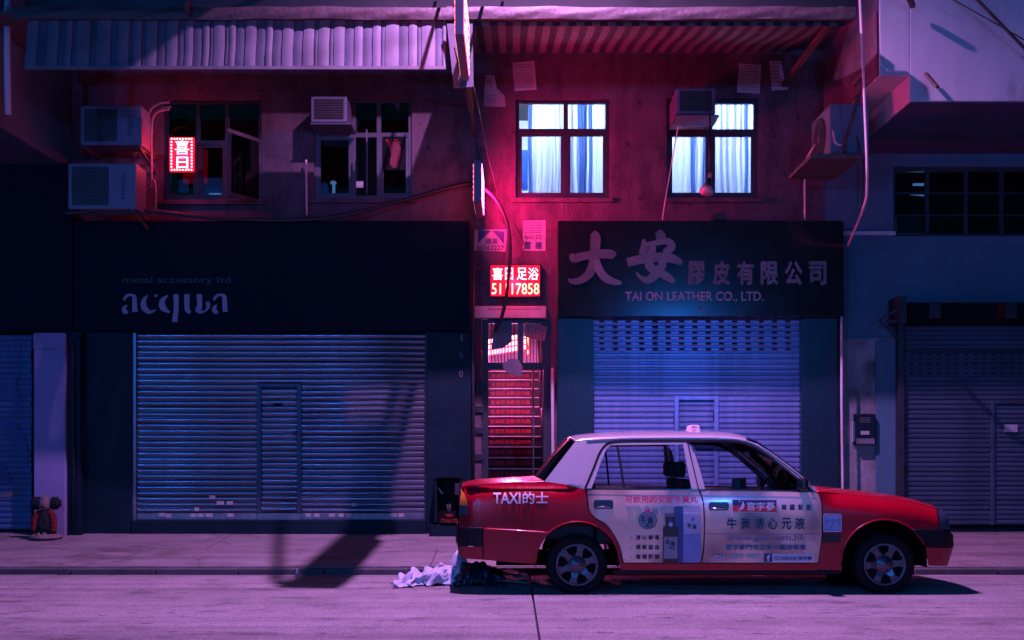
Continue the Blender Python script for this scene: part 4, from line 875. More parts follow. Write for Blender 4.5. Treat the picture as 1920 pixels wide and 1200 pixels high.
mbx = thing("meter_box", W(1622, 832, 14.7), "small dark box with torn labels on the peeling pier", "box")
MB().pbox(1605, 776, 1642, 833, 14.66, .12).build("case", "panel_dark", mbx, bevel=.006); MB().pbox(1614, 808, 1630, 815, 14.655, .004).build("label_strip", "paper", mbx); rows(mbx, 1612, 783, 1632, 794, 2, "ink_faint", 14.66, 4)
MB().pbox(1600, 790, 1604, 828, 14.7, .06).build("hinge", "wall_pale", mbx); MB().pbox(1606, 822, 1640, 832, 14.65, .01).build("torn_paper", "ink_faint", mbx)
for k, (pts, lab) in enumerate([([(1612, -10, 12.5), (1618, 120, 12.5), (1625, 290, 12.7), (1626, 345, 12.9), (1621, 385, 13.2), (1590, 460, 14.4)], "long pink lit cable dropping past the shelf outdoor unit to the fascia"), ([(1530, 270, 13.9), (1512, 300, 14.1), (1509, 340, 14.3), (1509, 412, 14.5)], "thin hose curving down from the shelf outdoor unit"), ([(1618, 300, 14.6), (1619, 340, 14.6), (1616, 380, 14.6), (1620, 392, 14.6)], "frayed black cord hanging below the shelf outdoor unit")]):
    tag(MB().tube(smooth_line([W(*q) for q in pts], 6), [.017, .014, .01][k], 8).build("hanging_cable", ["cable_pink", "cable_pink", "cable_black"][k]), lab, "cable")
tag(MB().bar(W(1736, 138, 12.5), W(1758, 164, 12.35), .05, .03).build("bracket_stub", "rust_metal"), "rusty bracket stub sticking out of the pale upper wall", "bracket")
for k, (a_, b_, r_) in enumerate([((1690, -15), (1712, 12), .05), ((1800, -20), (1935, 105), .025), ((1770, 0), (1930, 80), .01)]):
    tag(MB().bar((WX(a_[0], 12.3), 12.2, WZ(a_[1], 12.3)), (WX(b_[0], 12.45), 12.45, WZ(b_[1], 12.45)), r_).build("laundry_bar", "rust_metal"), ["short thick metal bar end at the top of the pale wall", "long slanting metal bar across the pale upper wall", "thin wire beside the long slanting bar on the pale wall"][k], "bar")

# ------------------------------------------------------------------ left neighbour
LB = thing("corner_building", (-9, WY, PZ1), "dark building with a jutting upper floor at the left edge", "building")
MB().box(-14, -5.955, 12.7, 19, WZ(232, 12.7), 12.5).build("jutting_floor", "wall_blue", LB, bevel=.01)
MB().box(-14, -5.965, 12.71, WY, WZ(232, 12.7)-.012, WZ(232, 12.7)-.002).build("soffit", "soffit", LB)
MB().box(-14, -5.96, WY, WY+.3, PZ1, WZ(232, 12.7)-.002).build("wall", "wall_blue", LB)
MB().pbox(-350, 306, 134, 622, 14.46, .3).build("shop_fascia", "fascia_dark", LB, bevel=.006)
MB().pbox(63, 626, 122, 1014, 14.34, .4).build("pier", "pier_paint", LB, bevel=.012)
MB().pbox(62, 624, 123, 654, 14.325, .02).build("pier_cap", "pier_paint", LB, bevel=.006)
text_px("194", 83, 652, 99, 659, plane_fn(14.325), "ink_faint", LB, "house_number")
tag(MB().tube([W(14, -20, 12.6), W(13, 100, 12.6), W(15, 215, 12.6)], .035, 10).build("soil_pipe", "wall_pale"), "pale pipe lit pink at the far left of the upper floor", "pipe")
s6 = thing("graffiti_shutter", W(0, 992, 14.6), "blue shutter sprayed with dark graffiti shapes beside the pale pier", "shutter")
SY4 = 14.6; h4 = 10.4*SY4/F; xa, xb = WX(-260, SY4), WX(60, SY4)
slat_run(s6, xa, xb, SY4, WZ(628, SY4), 35, h4, "flat", "graffiti_slat")
for gk, stp in enumerate(([(16, 645, 4), (17, 700, 4)], [(38, 640, 5), (37, 698, 5)], [(-20, 720, 20), (10, 735, 26), (30, 745, 16), (40, 770, 4)], [(38, 700, 3), (26, 716, 14), (24, 735, 22)], [(-30, 800, 30), (10, 800, 34), (40, 830, 22), (50, 870, 8)], [(-30, 860, 26), (0, 880, 22), (20, 905, 8)])):
    stroke(stp, SY4, .019+.002*gk, .0015).build("graffiti_stroke", "navy_print", s6)
stroke([(0, 930, 5), (25, 926, 7), (42, 922, 4)], SY4, .021, .0015).build("graffiti_stroke", "figure_stone", s6)
# guardian figure at the foot of the pier
fg = thing("guardian_figure", (WX(86, 14.08), 14.08, pz(14.08)), "little red robed guardian figure with dark tufts at the foot of the pale pier", "statuette")
gx, gy, gz = WX(86, 14.08), 14.08, pz(14.08)+.03; k_ = .0071
MB().lathe([(0, 0), (.2, 0), (.2, .03), (.15, .06), (0, .06)], (gx, gy, gz-.02), n=20).build("round_base", "figure_stone", fg)
MB().lathe([(0, .03), (.13, .03), (.12, .15), (.10, .27), (.07, .34), (0, .36)], (gx, gy, gz), n=18).build("robe", "figure_dark", fg)
for s_ in (-1, 1):
    MB().tube(smooth_line([(gx+s_*.06, gy-.02, gz+.33), (gx+s_*.115, gy-.05, gz+.24), (gx+s_*.12, gy-.06, gz+.12), (gx+s_*.105, gy-.05, gz+.05)], 4), [.03]+[.045]*10+[.025, .02], 10).build("sleeve", "figure_red", fg)
    MB().tube([(gx+s_*.02, gy-.12, gz+.03), (gx+s_*.06, gy-.14, gz+.02)], [.04, .03], 8).build("foot", "figure_stone", fg)
    def tuft(u, v, s_=s_):
        th, ph = u*6.2832, v*3.1416; r_ = .075*(1+.25*math.sin(5*th+3*ph)*math.sin(4*ph)); return (gx+s_*.115+r_*math.sin(ph)*math.cos(th), gy+r_*.8*math.sin(ph)*math.sin(th), gz+.43+r_*math.cos(ph))
    MB().grid(tuft, 18, 10).build("hair_tuft", "figure_dark", fg)
MB().lathe([(0, .0), (.06, .02), (.08, .07), (.075, .12), (.05, .17), (.02, .2), (0, .21)], (gx, gy-.02, gz+.33), n=18).build("head", "figure_stone", fg)
MB().lathe([(0, -.03), (.018, -.025), (.022, -.01), (.02, 0)], (gx, gy-.09, gz+.395), 'y', 10).build("muzzle", "figure_red", fg)

# ------------------------------------------------------------------ loose cables on the facade
for k, (pts, r_, lab) in enumerate([([(120, 400, 13.9), (250, 393, 14.2), (420, 410, 14.4), (600, 410, 14.45), (740, 380, 14.6), (850, 350, 14.7), (888, 346, 14.7), (925, 368, 14.5), (948, 410, 14.5), (956, 460, 14.5), (953, 530, 14.55), (942, 590, 14.6), (928, 622, 14.7)], .026, "thick black cable sagging across the facade into the stair gate"), ([(852, 90, 11.6), (868, 160, 12.6), (888, 240, 13.6), (898, 300, 14.0)], .008, "thin black wire from the tall sign to the small sign"), ([(868, 70, 11.6), (892, 180, 13.0), (915, 290, 14.2), (930, 350, 14.6), (945, 420, 14.7)], .008, "second thin wire running down past the small sign"), ([(886, 520, 14.6), (893, 505, 14.7), (915, 497, 14.72)], .007, "short looped wire feeding the phone number sign"), ([(965, 420, 14.75), (980, 450, 14.75), (982, 470, 14.75), (968, 490, 14.75)], .007, "thin curled wire under the pink lit notice"), ([(560, 260, 14.7), (562, 235, 14.7), (585, 232, 14.6)], .006, "short black wire loop beside the window air conditioner"), ([(574, 300, 14.7), (575, 404, 14.7)], .014, "pale upright pipe left of the second dark window"), ([(1272, 235, 14.2), (1262, 290, 14.3), (1246, 385, 14.4), (1242, 412, 14.4)], .008, "thin drain tube slanting down from the bent drip tray")]):
    tag(MB().tube(smooth_line([W(*q) for q in pts], 6), r_, 8).build("wire", "cable_pink" if k in (6, 7) else "cable_black"), lab, "wire")

# ------------------------------------------------------------------ rubbish at the kerb
def noise2(x, y): return math.sin(3.1*x+1.7*y)+.6*math.sin(7.3*x-4.1*y+1)+.35*math.sin(15*x+11*y+2)+.2*math.sin(29*x-23*y)
rx0, rx1 = WX(736, 10.95), WX(864, 10.95)
from mathutils import noise as mn
def nz3(x, y, z=0.): return mn.noise(Vector((x, y, z)))
def settle(nx, ny, fn, lumps, frames, base):
    """drop a sheet fn(u, v) on the ground and some lumps, return the settled grid"""
    mb = MB().grid(fn, nx, ny); me = bpy.data.meshes.new("drop"); me.from_pydata(mb.v, [], mb.f); o = bpy.data.objects.new("drop", me); COL.objects.link(o); tmp = [o]
    cm = o.modifiers.new("cloth", 'CLOTH'); cs_ = cm.settings; cs_.quality = 6; cs_.mass = .25; cs_.tension_stiffness = 12; cs_.compression_stiffness = 8; cs_.shear_stiffness = 4; cs_.bending_stiffness = .08; cs_.air_damping = 2
    cm.collision_settings.distance_min = .006; cm.collision_settings.use_self_collision = True; cm.collision_settings.self_distance_min = .005; cm.collision_settings.self_friction = 8
    cm.point_cache.frame_start = 1; cm.point_cache.frame_end = frames+1
    g = MB().add([(base[0]-3, base[1]-3, base[2]), (base[0]+3, base[1]-3, base[2]), (base[0]+3, base[1]+3, base[2]), (base[0]-3, base[1]+3, base[2])], [(0, 1, 2, 3)])
    parts_ = [g]+[MB().grid(bagf(*l), 24, 10) for l in lumps]
    for q in parts_:
        m2 = bpy.data.meshes.new("drop"); m2.from_pydata(q.v, [], q.f); c2 = bpy.data.objects.new("drop", m2); COL.objects.link(c2); tmp.append(c2)
        md = c2.modifiers.new("collision", 'COLLISION'); c2.collision.thickness_outer = .006; c2.collision.cloth_friction = 30
    for f in range(1, frames+1): S.frame_set(f)
    ev = o.evaluated_get(bpy.context.evaluated_depsgraph_get()); vs = [tuple(v.co) for v in ev.to_mesh().vertices]; ev.to_mesh_clear()
    for q in tmp: bpy.data.objects.remove(q)
    S.frame_set(1); return vs, mb.f
def bagf(cx, cy, rx, ry, h_, sd):
    def f(u, v):
        th = u*6.2832; ph = v*1.5708; r_ = 1+.16*nz3(2.2*math.cos(th)+sd, 2.2*math.sin(th), 3*v)+.10*abs(nz3(6*math.cos(th)+sd, 6*math.sin(th), 7*v))
        return (cx+rx*r_*math.cos(ph*.98)*math.cos(th), cy+ry*r_*math.cos(ph*.98)*math.sin(th), rz(cy)+.004+h_*math.sin(ph)**.8*(1+.18*nz3(3*math.cos(th)+sd, 3*math.sin(th), 5*v)))
    return f
cx_, cy_ = WX(800, 10.98), 10.98
def drop0(u, v):
    a_ = (u-.5)*.64; b_ = (v-.5)*.50
    return (cx_+a_+.03*nz3(5*v, 2*u, 1), cy_+b_+.15*a_+.03*nz3(4*u, 3*v, 4), .26+.045*math.sin(26*u+3*math.sin(5*v))+.04*math.sin(17*v+7*u)+.05*nz3(5*u, 5*v, 8)+.05*u)
cv, cfs = settle(64, 46, drop0, [(cx_+.16, cy_+.06, .17, .15, .15, 2), (cx_-.08, cy_+.0, .12, .11, .07, 5)], 34, (cx_, cy_, rz(cy_)))
tag(MB().add(cv, cfs, True).build("white_cloth", "cloth_white", solid=.004), "crumpled white sheet lying on the road against the kerb", "sheet")
bx_, by_ = WX(898, 11.0), 10.99
bv, bfs = settle(46, 46, lambda u, v: (bx_+(u-.5)*.62+.02*nz3(4*v, 3*u, 2), by_+(v-.5)*.60+.02*nz3(3*u, 4*v, 5), .30+.03*math.sin(21*u+4*v)+.03*math.sin(19*v-6*u)+.03*nz3(6*u, 6*v, 3)), [(bx_-.02, by_, .19, .18, .19, 1), (bx_+.13, by_+.05, .12, .12, .12, 3)], 30, (bx_, by_, rz(by_)))
tag(MB().add(bv, bfs, True).build("rubbish_bag", "bag_black", solid=.003), "dark shiny rubbish bag slumped behind the taxi's rear bumper", "rubbish bag")
tag(MB().grid(bagf(WX(860, 11.5), 11.5, .11, .10, .27, 4), 30, 12).build("knotted_bag", "cloth_white"), "pale knotted bag standing behind the dark rubbish bag", "bag")
tag(MB().grid(lambda u, v: (WX(915+75*u, 11.4), 11.25+.3*v+.03*math.sin(6*u), rz(11.3)+.13-.10*u+.012*noise2(2*u, 2*v)), 24, 10).build("torn_sheet", "cloth_white", solid=.006), "torn pale wrapper trailing from the dark rubbish bag under the bumper", "wrapper")
tag(MB().grid(lambda u, v: (WX(935+60*u, 11.0), 10.9+.22*v, rz(11)+.05-.035*u+.01*math.sin(5*v)), 4, 4).build("cardboard_piece", "cardboard", solid=.006), "flattened reddish cardboard beside the rear wheel", "cardboard")
tag(MB().lathe([(0, 0), (.016, 0), (.018, .05), (.010, .07), (.010, .09), (0, .09)], (WX(557, 11.7), 11.7, rz(11.7)), n=10).build("tiny_bottle", "paper"), "tiny pale bottle standing against the kerb", "bottle")
# ------------------------------------------------------------------ taxi
YC = 10.99; XC = WX(1327, 10.15)
taxi = thing("taxi", (XC, YC, 0), "red taxi with a silver roof and printed doors parked at the kerb", "taxi")
def interp(tab, x):
    if x <= tab[0][0]: return tab[0][1]
    for (a, b), (c, d) in zip(tab, tab[1:]):
        if x <= c: return b+(d-b)*(x-a)/(c-a)
    return tab[-1][1]
def q0(pts, D=10.25): return [(WX(a, D), WZ(b, D)) for a, b in pts]
TRK = q0([(864, 913), (900, 908), (960, 905), (1003, 904), (1022, 904), (1100, 916)]); HOOD = q0([(1531, 923), (1615, 930), (1685, 938), (1720, 944), (1762, 956)])
def ss(a, b, x): t_ = max(0, min(1, (x-a)/(b-a))); return t_*t_*(3-2*t_)
def wfun(X, Z):
    x = X-XC
    if Z < .98: wd = .847-.032*((Z-.62)/.36)**2
    else: wd = .815-(Z-.98)*.34
    t1 = max(0, abs(x)-1.55); wd -= .10*t1*t1
    t2 = max(0, abs(x)-2.12); wd -= 2.2*t2*t2
    if Z < 1.0:
        if X < TRK[-1][0]: a = 1-ss(TRK[-2][0], TRK[-1][0], X); zt_ = interp(TRK, X)
        elif X > HOOD[0][0]: a = ss(HOOD[0][0], HOOD[0][0]+.2, X); zt_ = interp(HOOD, X)
        else: a = 0; zt_ = 9
        s_ = max(0, min(1.2, (Z-zt_+.15)/.15)); wd -= a*.085*s_*s_
        # raised feature line at mid height
        wd -= .006*ss(.70, .66, Z)*0
    return wd
def cp(px, py):
    D = YC-.83
    for _ in range(5):
        X, Z = WX(px, D), WZ(py, D); D = YC-wfun(X, Z)
    return X, Z
def car_fn(off=0.):
    def f(px, py, out): X, Z = cp(px, py); return (X, YC-wfun(X, Z)-off-out, Z)
    return f
def panel(name, pts, m, parent=taxi, off=0., far=True, step=.06, solid=.006):
    loc = [Vector(cp(*p_)) for p_ in pts]; bd = []
    for a, b in zip(loc, loc[1:]+loc[:1]):
        n = max(1, int((b-a).length/step)); bd += [a+(b-a)*k/n for k in range(n)]
    def inside(q):
        c_ = False
        for a, b in zip(bd, bd[1:]+bd[:1]):
            if (a.y > q.y) != (b.y > q.y) and q.x < a.x+(q.y-a.y)*(b.x-a.x)/(b.y-a.y): c_ = not c_
        return c_
    x0, x1, z0, z1 = min(q.x for q in bd), max(q.x for q in bd), min(q.y for q in bd), max(q.y for q in bd); inn = []
    st = step*.8
    for i in range(int((x1-x0)/st)+1):
        for j in range(int((z1-z0)/st)+1):
            q = Vector((x0+(i+.5)*st, z0+(j+.5)*st))
            if inside(q) and min((q-b).length for b in bd) > st*.35: inn.append(q)
    nb = len(bd); cv_, _, cf2, *_r = delaunay_2d_cdt(bd+inn, [(k, (k+1) % nb) for k in range(nb)], [], 1, 1e-6)
    vs = [(v.x, YC-wfun(v.x, v.y)-off, v.y) for v in cv_]; fs = [tuple(f) for f in cf2]
    fs2 = []
    for f in fs:
        a, b, c_ = (Vector(vs[f[k]]) for k in (0, 1, 2)); n_ = (b-a).cross(c_-a); fs2.append(f if n_.y < 0 else f[::-1])
    nr = []
    for a, _, c_ in vs:
        e_ = .012; n_ = Vector((-(wfun(a+e_, c_)-wfun(a-e_, c_))/(2*e_), -1, -(wfun(a, c_+e_)-wfun(a, c_-e_))/(2*e_))).normalized(); nr.append(n_)
    near = MB().add(vs, fs2, True).build(name, m, parent, fix=False); near.data.normals_split_custom_set_from_vertices(nr)
    if far:
        o2 = MB().add([(a, 2*YC-b, c_) for a, b, c_ in vs], [f[::-1] for f in fs2], True).build(name, m, parent, fix=False); o2.data.normals_split_custom_set_from_vertices([(n_.x, -n_.y, n_.z) for n_ in nr])
    return near
def arc(cx, cy, r, a0, a1, n=14): return [(cx+r*math.cos(R(a0+(a1-a0)*i/n)), cy-r*math.sin(R(a0+(a1-a0)*i/n))) for i in range(n+1)]
def line_px(name, pts, wd, m, parent, off=.004, far=False):
    p_ = smooth_line(pts, 4); mb = MB(); fs_ = [1, -1] if far else [1]
    for sg in fs_:
        mb = MB(); vs = []
        for i, q in enumerate(p_):
            a = p_[max(i-1, 0)]; b = p_[min(i+1, len(p_)-1)]; dx, dy = b[0]-a[0], b[1]-a[1]; l = math.hypot(dx, dy) or 1
            for s_ in (-1, 1):
                X, Z = cp(q[0]-s_*dy/l*wd/2, q[1]+s_*dx/l*wd/2); y = wfun(X, Z)+off; vs.append((X, YC-sg*y, Z))
        ob = mb.add(vs, [(2*i, 2*i+1, 2*i+3, 2*i+2) for i in range(len(p_)-1)]).build(name, m, parent, fix=False)
    return ob
ROOF_E = [(1079, 827), (1100, 823.5), (1144, 821), (1200, 819.5), (1290, 819), (1361, 820), (1391, 823), (1400, 825)]
rq = panel("rear_quarter_panel", [(868, 912), (900, 908), (960, 905), (1003, 904), (1021, 903), (1060, 908.5), (1099, 918), (1101, 945), (1104, 957), (1115, 971), (1136, 983.5), (1151, 1003), (1162, 1027), (1167, 1056)]+arc(1083, 1057, 79, 0, 133)+[(1015, 998), (906, 991.5), (880, 991), (878, 985), (876, 940), (871, 925)], "car_red")
panel("rear_bumper_side", [(906, 992), (1015, 998.5)]+arc(1083, 1057, 79.5, 133, 180, 6)+[(960, 1054), (906, 1049)], "car_red", off=.010)
panel("rear_bumper_cap", [(861, 989), (905, 990), (905, 1023), (860, 1023)], "car_black", off=.014, solid=.01); panel("rear_bumper_lower", [(861, 1024), (905, 1024), (905, 1049), (866, 1046)], "car_red", off=.008)
tl = panel("tail_light", [(862, 947), (863, 935), (866, 918), (871, 926), (876, 940), (876.5, 947)], "lamp_amber", off=.008)
panel("tail_light", [(862, 965), (862, 947.5), (876.5, 947.5), (877.5, 965)], "lamp_clear", off=.008); panel("tail_light", [(862, 988), (862, 965.5), (877.5, 965.5), (878, 988)], "lamp_red", off=.008)
ff = panel("front_fender", [(1531, 922), (1615, 930), (1685, 938), (1720, 944), (1757, 955), (1758, 962), (1761, 992), (1712, 992)]+arc(1659, 1056, 82, 51, 181)+[(1579, 1069), (1534, 1068), (1534.5, 1054), (1541.5, 1007), (1541.5, 944), (1536, 928)], "car_red")
panel("front_bumper_side", [(1711, 993)]+[(1768, 993), (1787, 1003), (1788, 1024), (1735, 1025), (1728, 1011)], "car_black", off=.012); panel("front_bumper_lower", [(1736, 1026), (1787, 1026), (1776, 1060), (1740, 1060)], "car_red", off=.008)
panel("headlight", [(1758.5, 957), (1766, 953), (1775, 965), (1783, 992), (1762, 992.5)], "lamp_clear", off=.004)
panel("sill", [(1162, 1056), (1534, 1056), (1534, 1069), (1164, 1068.5)], "car_red", off=-.006); panel("sill_skirt", [(1150, 1069), (1580, 1070), (1580, 1077), (1150, 1077)], "car_black", off=-.03)
seam = [(1311, 919), (1318.5, 940), (1321, 985), (1319, 1034), (1314, 1055)]
rd = panel("rear_door", [(1101, 918), (1205, 919), (1311, 919.5), (1318, 940), (1320.3, 985), (1318.3, 1034), (1313, 1055), (1170, 1055.5), (1162.5, 1027), (1151.5, 1003), (1136.5, 983), (1115.5, 970.5), (1104.5, 956.5)], "door_film")
fd = panel("front_door", [(1312, 919.5), (1420, 920.5), (1531, 923.5), (1536, 928), (1541, 944), (1541, 1007), (1534, 1054), (1528, 1055.5), (1315, 1055), (1319.6, 1034), (1321.7, 985), (1319.3, 940)], "door_film")
line_px("door_seam", seam, 2.0, "black", taxi, far=True); line_px("door_seam", [(1101, 919), (1101.5, 945), (1104.5, 957), (1115.5, 970.5), (1136, 983), (1151, 1003), (1162.5, 1027), (1168, 1055)], 1.6, "black", taxi, far=True)
line_px("door_seam", [(1536, 928), (1541.3, 944), (1541.3, 1007), (1534, 1055)], 1.6, "black", taxi, far=True); line_px("door_seam", [(1168, 1055.6), (1534, 1056)], 1.6, "black", taxi, far=True); line_px("bumper_seam", [(905.5, 989), (905.5, 1049)], 1.8, "black", taxi, .016, far=True)
line_px("body_crease", [(1163, 999), (1240, 1000.5), (1318, 1001)], 1.0, "white_print", taxi, .003); line_px("body_crease", [(1323, 1001), (1420, 1001.5), (1538, 1001)], 1.2, "mauve_print", taxi, .003)
line_px("window_trim", [(1101, 916.5), (1205, 917.5), (1309, 918)], 2.2, "chrome", taxi, .008, far=True); line_px("window_trim", [(1312, 918.5), (1420, 919.5), (1528, 921.5)], 3.0, "trim_black", taxi, .008, far=True)
rs = panel("roof_side", [(1021, 902.5), (1040, 877.5), (1062, 849)]+ROOF_E+[(1421, 831.5), (1451, 852), (1481, 874), (1512, 898.5), (1530, 916), (1531, 921.5), (1525, 920), (1496, 897), (1466, 873), (1436, 850.5), (1413, 836.5), (1391, 829), (1361, 826), (1291, 825.5), (1172, 826), (1144, 828.5), (1133, 835), (1123, 850), (1112, 878), (1096, 916.5), (1060, 908)], "car_silver")
line_px("door_seal", [(1097, 916), (1113, 878), (1124, 850), (1134, 835.5), (1145, 829), (1172, 826.5), (1230, 826), (1290, 826), (1361, 826.5), (1391, 829.5), (1413, 837), (1436, 851), (1466, 873.5), (1496, 897.5), (1525, 920.5)], 4.2, "trim_black", taxi, .006, far=True)
panel("rear_door_frame", [(1099, 916.5), (1115, 878), (1126, 850), (1136, 837), (1146, 831), (1172, 828.5), (1288, 828), (1309, 918), (1297, 917.5), (1281, 832.5), (1146, 834), (1138, 839.5), (1128, 863), (1109, 916.5)], "car_silver", off=.003)
panel("front_door_frame", [(1290.5, 828), (1293, 834), (1302, 846), (1308, 865), (1315, 888), (1323, 918.5), (1311, 918.5)], "car_silver", off=.003)
line_px("door_seam", [(1289.5, 827), (1299, 870), (1310.5, 919)], 1.8, "black", taxi, .008, far=True)
panel("rear_side_window", [(1106, 917), (1126, 863), (1137, 838), (1145, 832), (1283, 831), (1299, 918)], "car_glass", off=-.008, solid=0); panel("front_side_window", [(1291, 829), (1361, 828), (1391, 831), (1413, 838), (1436, 852), (1466, 875), (1496, 899), (1523, 921), (1420, 920), (1322, 919), (1306, 862)], "car_glass", off=-.008, solid=0)
line_px("window_divider", [(1157, 832), (1164, 872), (1171, 917)], 4.2, "trim_black", taxi, -.004, far=True)
panel("wind_deflector", [(1293, 829.5), (1361, 828.5), (1391, 831.5), (1413, 838.5), (1436, 853), (1447, 862), (1420, 850.5), (1395, 846.5), (1306, 846)], "deflector_glass", off=.022, far=False, solid=.003)
# top surfaces
def edge_xyz(px, py): X, Z = cp(px, py); return X, wfun(X, Z), Z
def loft(name, line, bul, crown, m, pw=2.2, nu=26, nv=26):
    E_ = [edge_xyz(*p_) for p_ in smooth_line(line, 4)]; n = len(E_)-1
    def fn(u, v):
        t_ = u*n; i = min(int(t_), n-1); g = t_-i; X, w_, Z = [E_[i][k]+(E_[i+1][k]-E_[i][k])*g for k in range(3)]; s_ = 2*v-1
        b_ = bul[0]+(bul[1]-bul[0])*u; cr = crown(u); return (X+b_*(1-abs(s_)**2), YC+s_*w_, Z+cr*(1-abs(s_)**pw))
    return MB().grid(fn, nu, nv).build(name, m, taxi, solid=.006)
loft("roof", ROOF_E, (-.055, .085), lambda u: .05+.022*math.sin(3.14*u), "car_silver", 2.6)
loft("trunk_lid", [(866, 912.5), (900, 908), (960, 905), (1003, 904), (1021, 903)], (-.02, -.09), lambda u: .03+.012*u, "car_red", 3)
loft("hood", [(1531, 921.5), (1615, 930), (1685, 938), (1720, 944), (1759, 955)], (.10, .10), lambda u: .045-.012*u, "car_red", 3)
loft("rear_window", [(1021, 902), (1040, 877.5), (1062, 849), (1079, 827)], (-.09, -.055), lambda u: .03+.02*u, "car_glass")
loft("windscreen", [(1400, 825), (1421, 831.5), (1451, 852), (1481, 874), (1512, 898.5), (1531, 920)], (.085, .10), lambda u: .05-.02*u, "car_glass")
def endcap(name, rows_, sgn, m, bulge=.07):
    def fn(u, v):
        t_ = u*(len(rows_)-1); i = min(int(t_), len(rows_)-2); g = t_-i; py = rows_[i][0]+(rows_[i+1][0]-rows_[i][0])*g; px = rows_[i][1]+(rows_[i+1][1]-rows_[i][1])*g
        X, Z = cp(px, py); s_ = 2*v-1; return (X+sgn*bulge*(1-s_*s_), YC+s_*wfun(X, Z), Z)
    return MB().grid(fn, 3*(len(rows_)-1), 20).build(name, m, taxi, solid=.006)
endcap("tail_panel", [(912, 866), (930, 863), (960, 862), (989, 862)], -1, "car_red", .02); endcap("rear_bumper", [(989, 861), (1000, 859), (1020, 859), (1024, 861), (1047, 866)], -1, "car_black", .05)
endcap("grille_panel", [(955, 1758), (965, 1768), (992, 1778)], 1, "car_black", .06); endcap("front_bumper", [(992, 1778), (1003, 1787), (1022, 1788), (1025, 1787), (1060, 1776)], 1, "car_black", .07)
def lip(name, pts, rad, m_):
    f_ = car_fn(.004); P_ = [f_(a, b, 0) for a, b in smooth_line(pts, 4)]
    for sg in (1, -1): MB().tube([(p_[0], p_[1] if sg > 0 else 2*YC-p_[1], p_[2]) for p_ in P_], rad, 8).build(name, m_, taxi)
lip("bumper_lip", [(906, 992), (960, 995), (1015, 998.5), (1026, 1000)], .014, "car_red"); lip("bumper_lip", [(862, 990), (885, 990.5), (905, 991)], .013, "car_black"); lip("bumper_lip", [(1712, 994), (1740, 994), (1768, 995)], .012, "car_black")
lip("arch_lip", arc(1083, 1057, 79, 2, 178, 10), .008, "car_red"); lip("arch_lip", arc(1659, 1056, 82, 25, 178, 10), .008, "car_red"); lip("roof_gutter", [(1100, 825), (1144, 822.5), (1200, 821), (1290, 820.5), (1361, 821.5), (1391, 824.5), (1413, 831), (1440, 846), (1480, 875), (1520, 907)], .008, "car_silver")
# wheels
def wheel(cxp, cyp, side):
    D = 10.215; X, _, Z = W(cxp, cyp, D); Y = D if side < 0 else 2*YC-D; s_ = 1 if side < 0 else -1; r_ = .287
    o = MB().lathe([(.0, .03*s_), (.19, .03*s_), (.19, .19*s_), (0, .19*s_)], (X, Y, Z), 'y', 28).build("wheel", "black", taxi)
    MB().lathe([(.192, .03*s_), (.200, .004*s_), (.235, -.006*s_), (.268, .006*s_), (.284, .03*s_), (r_, .06*s_), (r_, .15*s_), (.27, .19*s_), (.19, .19*s_)], (X, Y, Z), 'y', 48).build("tyre", "black_rubber", o)
    MB().lathe([(.168, .035*s_), (.176, .008*s_), (.196, .0), (.2, .01*s_), (.196, .04*s_)], (X, Y, Z), 'y', 40).build("rim", "alloy", o)
    MB().lathe([(.0, .004*s_), (.035, .004*s_), (.042, .012*s_), (.078, .008*s_), (.086, .03*s_), (.086, .04*s_)], (X, Y, Z), 'y', 28).build("hub", "alloy", o)
    for k in range(6):
        a = R(60*k+18 if cxp < 1300 else 60*k+4); ca, sa = math.cos(a), math.sin(a); mb = MB()
        P = lambda r0, t_, y_: (X+r0*ca-t_*sa, Y+y_*s_, Z+r0*sa+t_*ca)
        mb.add([P(.07, -.040, .022), P(.07, .040, .022), P(.125, -.026, .010), P(.125, .026, .010), P(.176, -.042, .010), P(.176, .042, .010), P(.07, -.040, .045), P(.07, .040, .045), P(.125, -.026, .045), P(.125, .026, .045), P(.176, -.042, .045), P(.176, .042, .045)],
               [(0, 1, 3, 2), (2, 3, 5, 4), (0, 2, 8, 6), (2, 4, 10, 8), (1, 7, 9, 3), (3, 9, 11, 5)]).build("spoke", "alloy", o, bevel=.004)
        b_ = R(60*k+48); MB().lathe([(0, -.002*s_), (.007, 0), (.007, .01*s_)], (X+.055*math.cos(b_), Y+.004*s_, Z+.055*math.sin(b_)), 'y', 8).build("wheel_nut", "dark_metal", o)
    return o
for side in (-1, 1):
    for q in ((1082, 1059), (1660, 1058)):
        wheel(q[0], q[1], side)
        X, _, Z = W(q[0], q[1], 10.2); ys_ = (YC-.80, YC-.45) if side < 0 else (YC+.45, YC+.80)
        MB().grid(lambda u, v: (X+.386*math.cos(R(-4+188*u)), ys_[0]+(ys_[1]-ys_[0])*v, Z+.386*math.sin(R(-4+188*u))), 28, 1).build("wheel_arch_liner", "black", taxi)
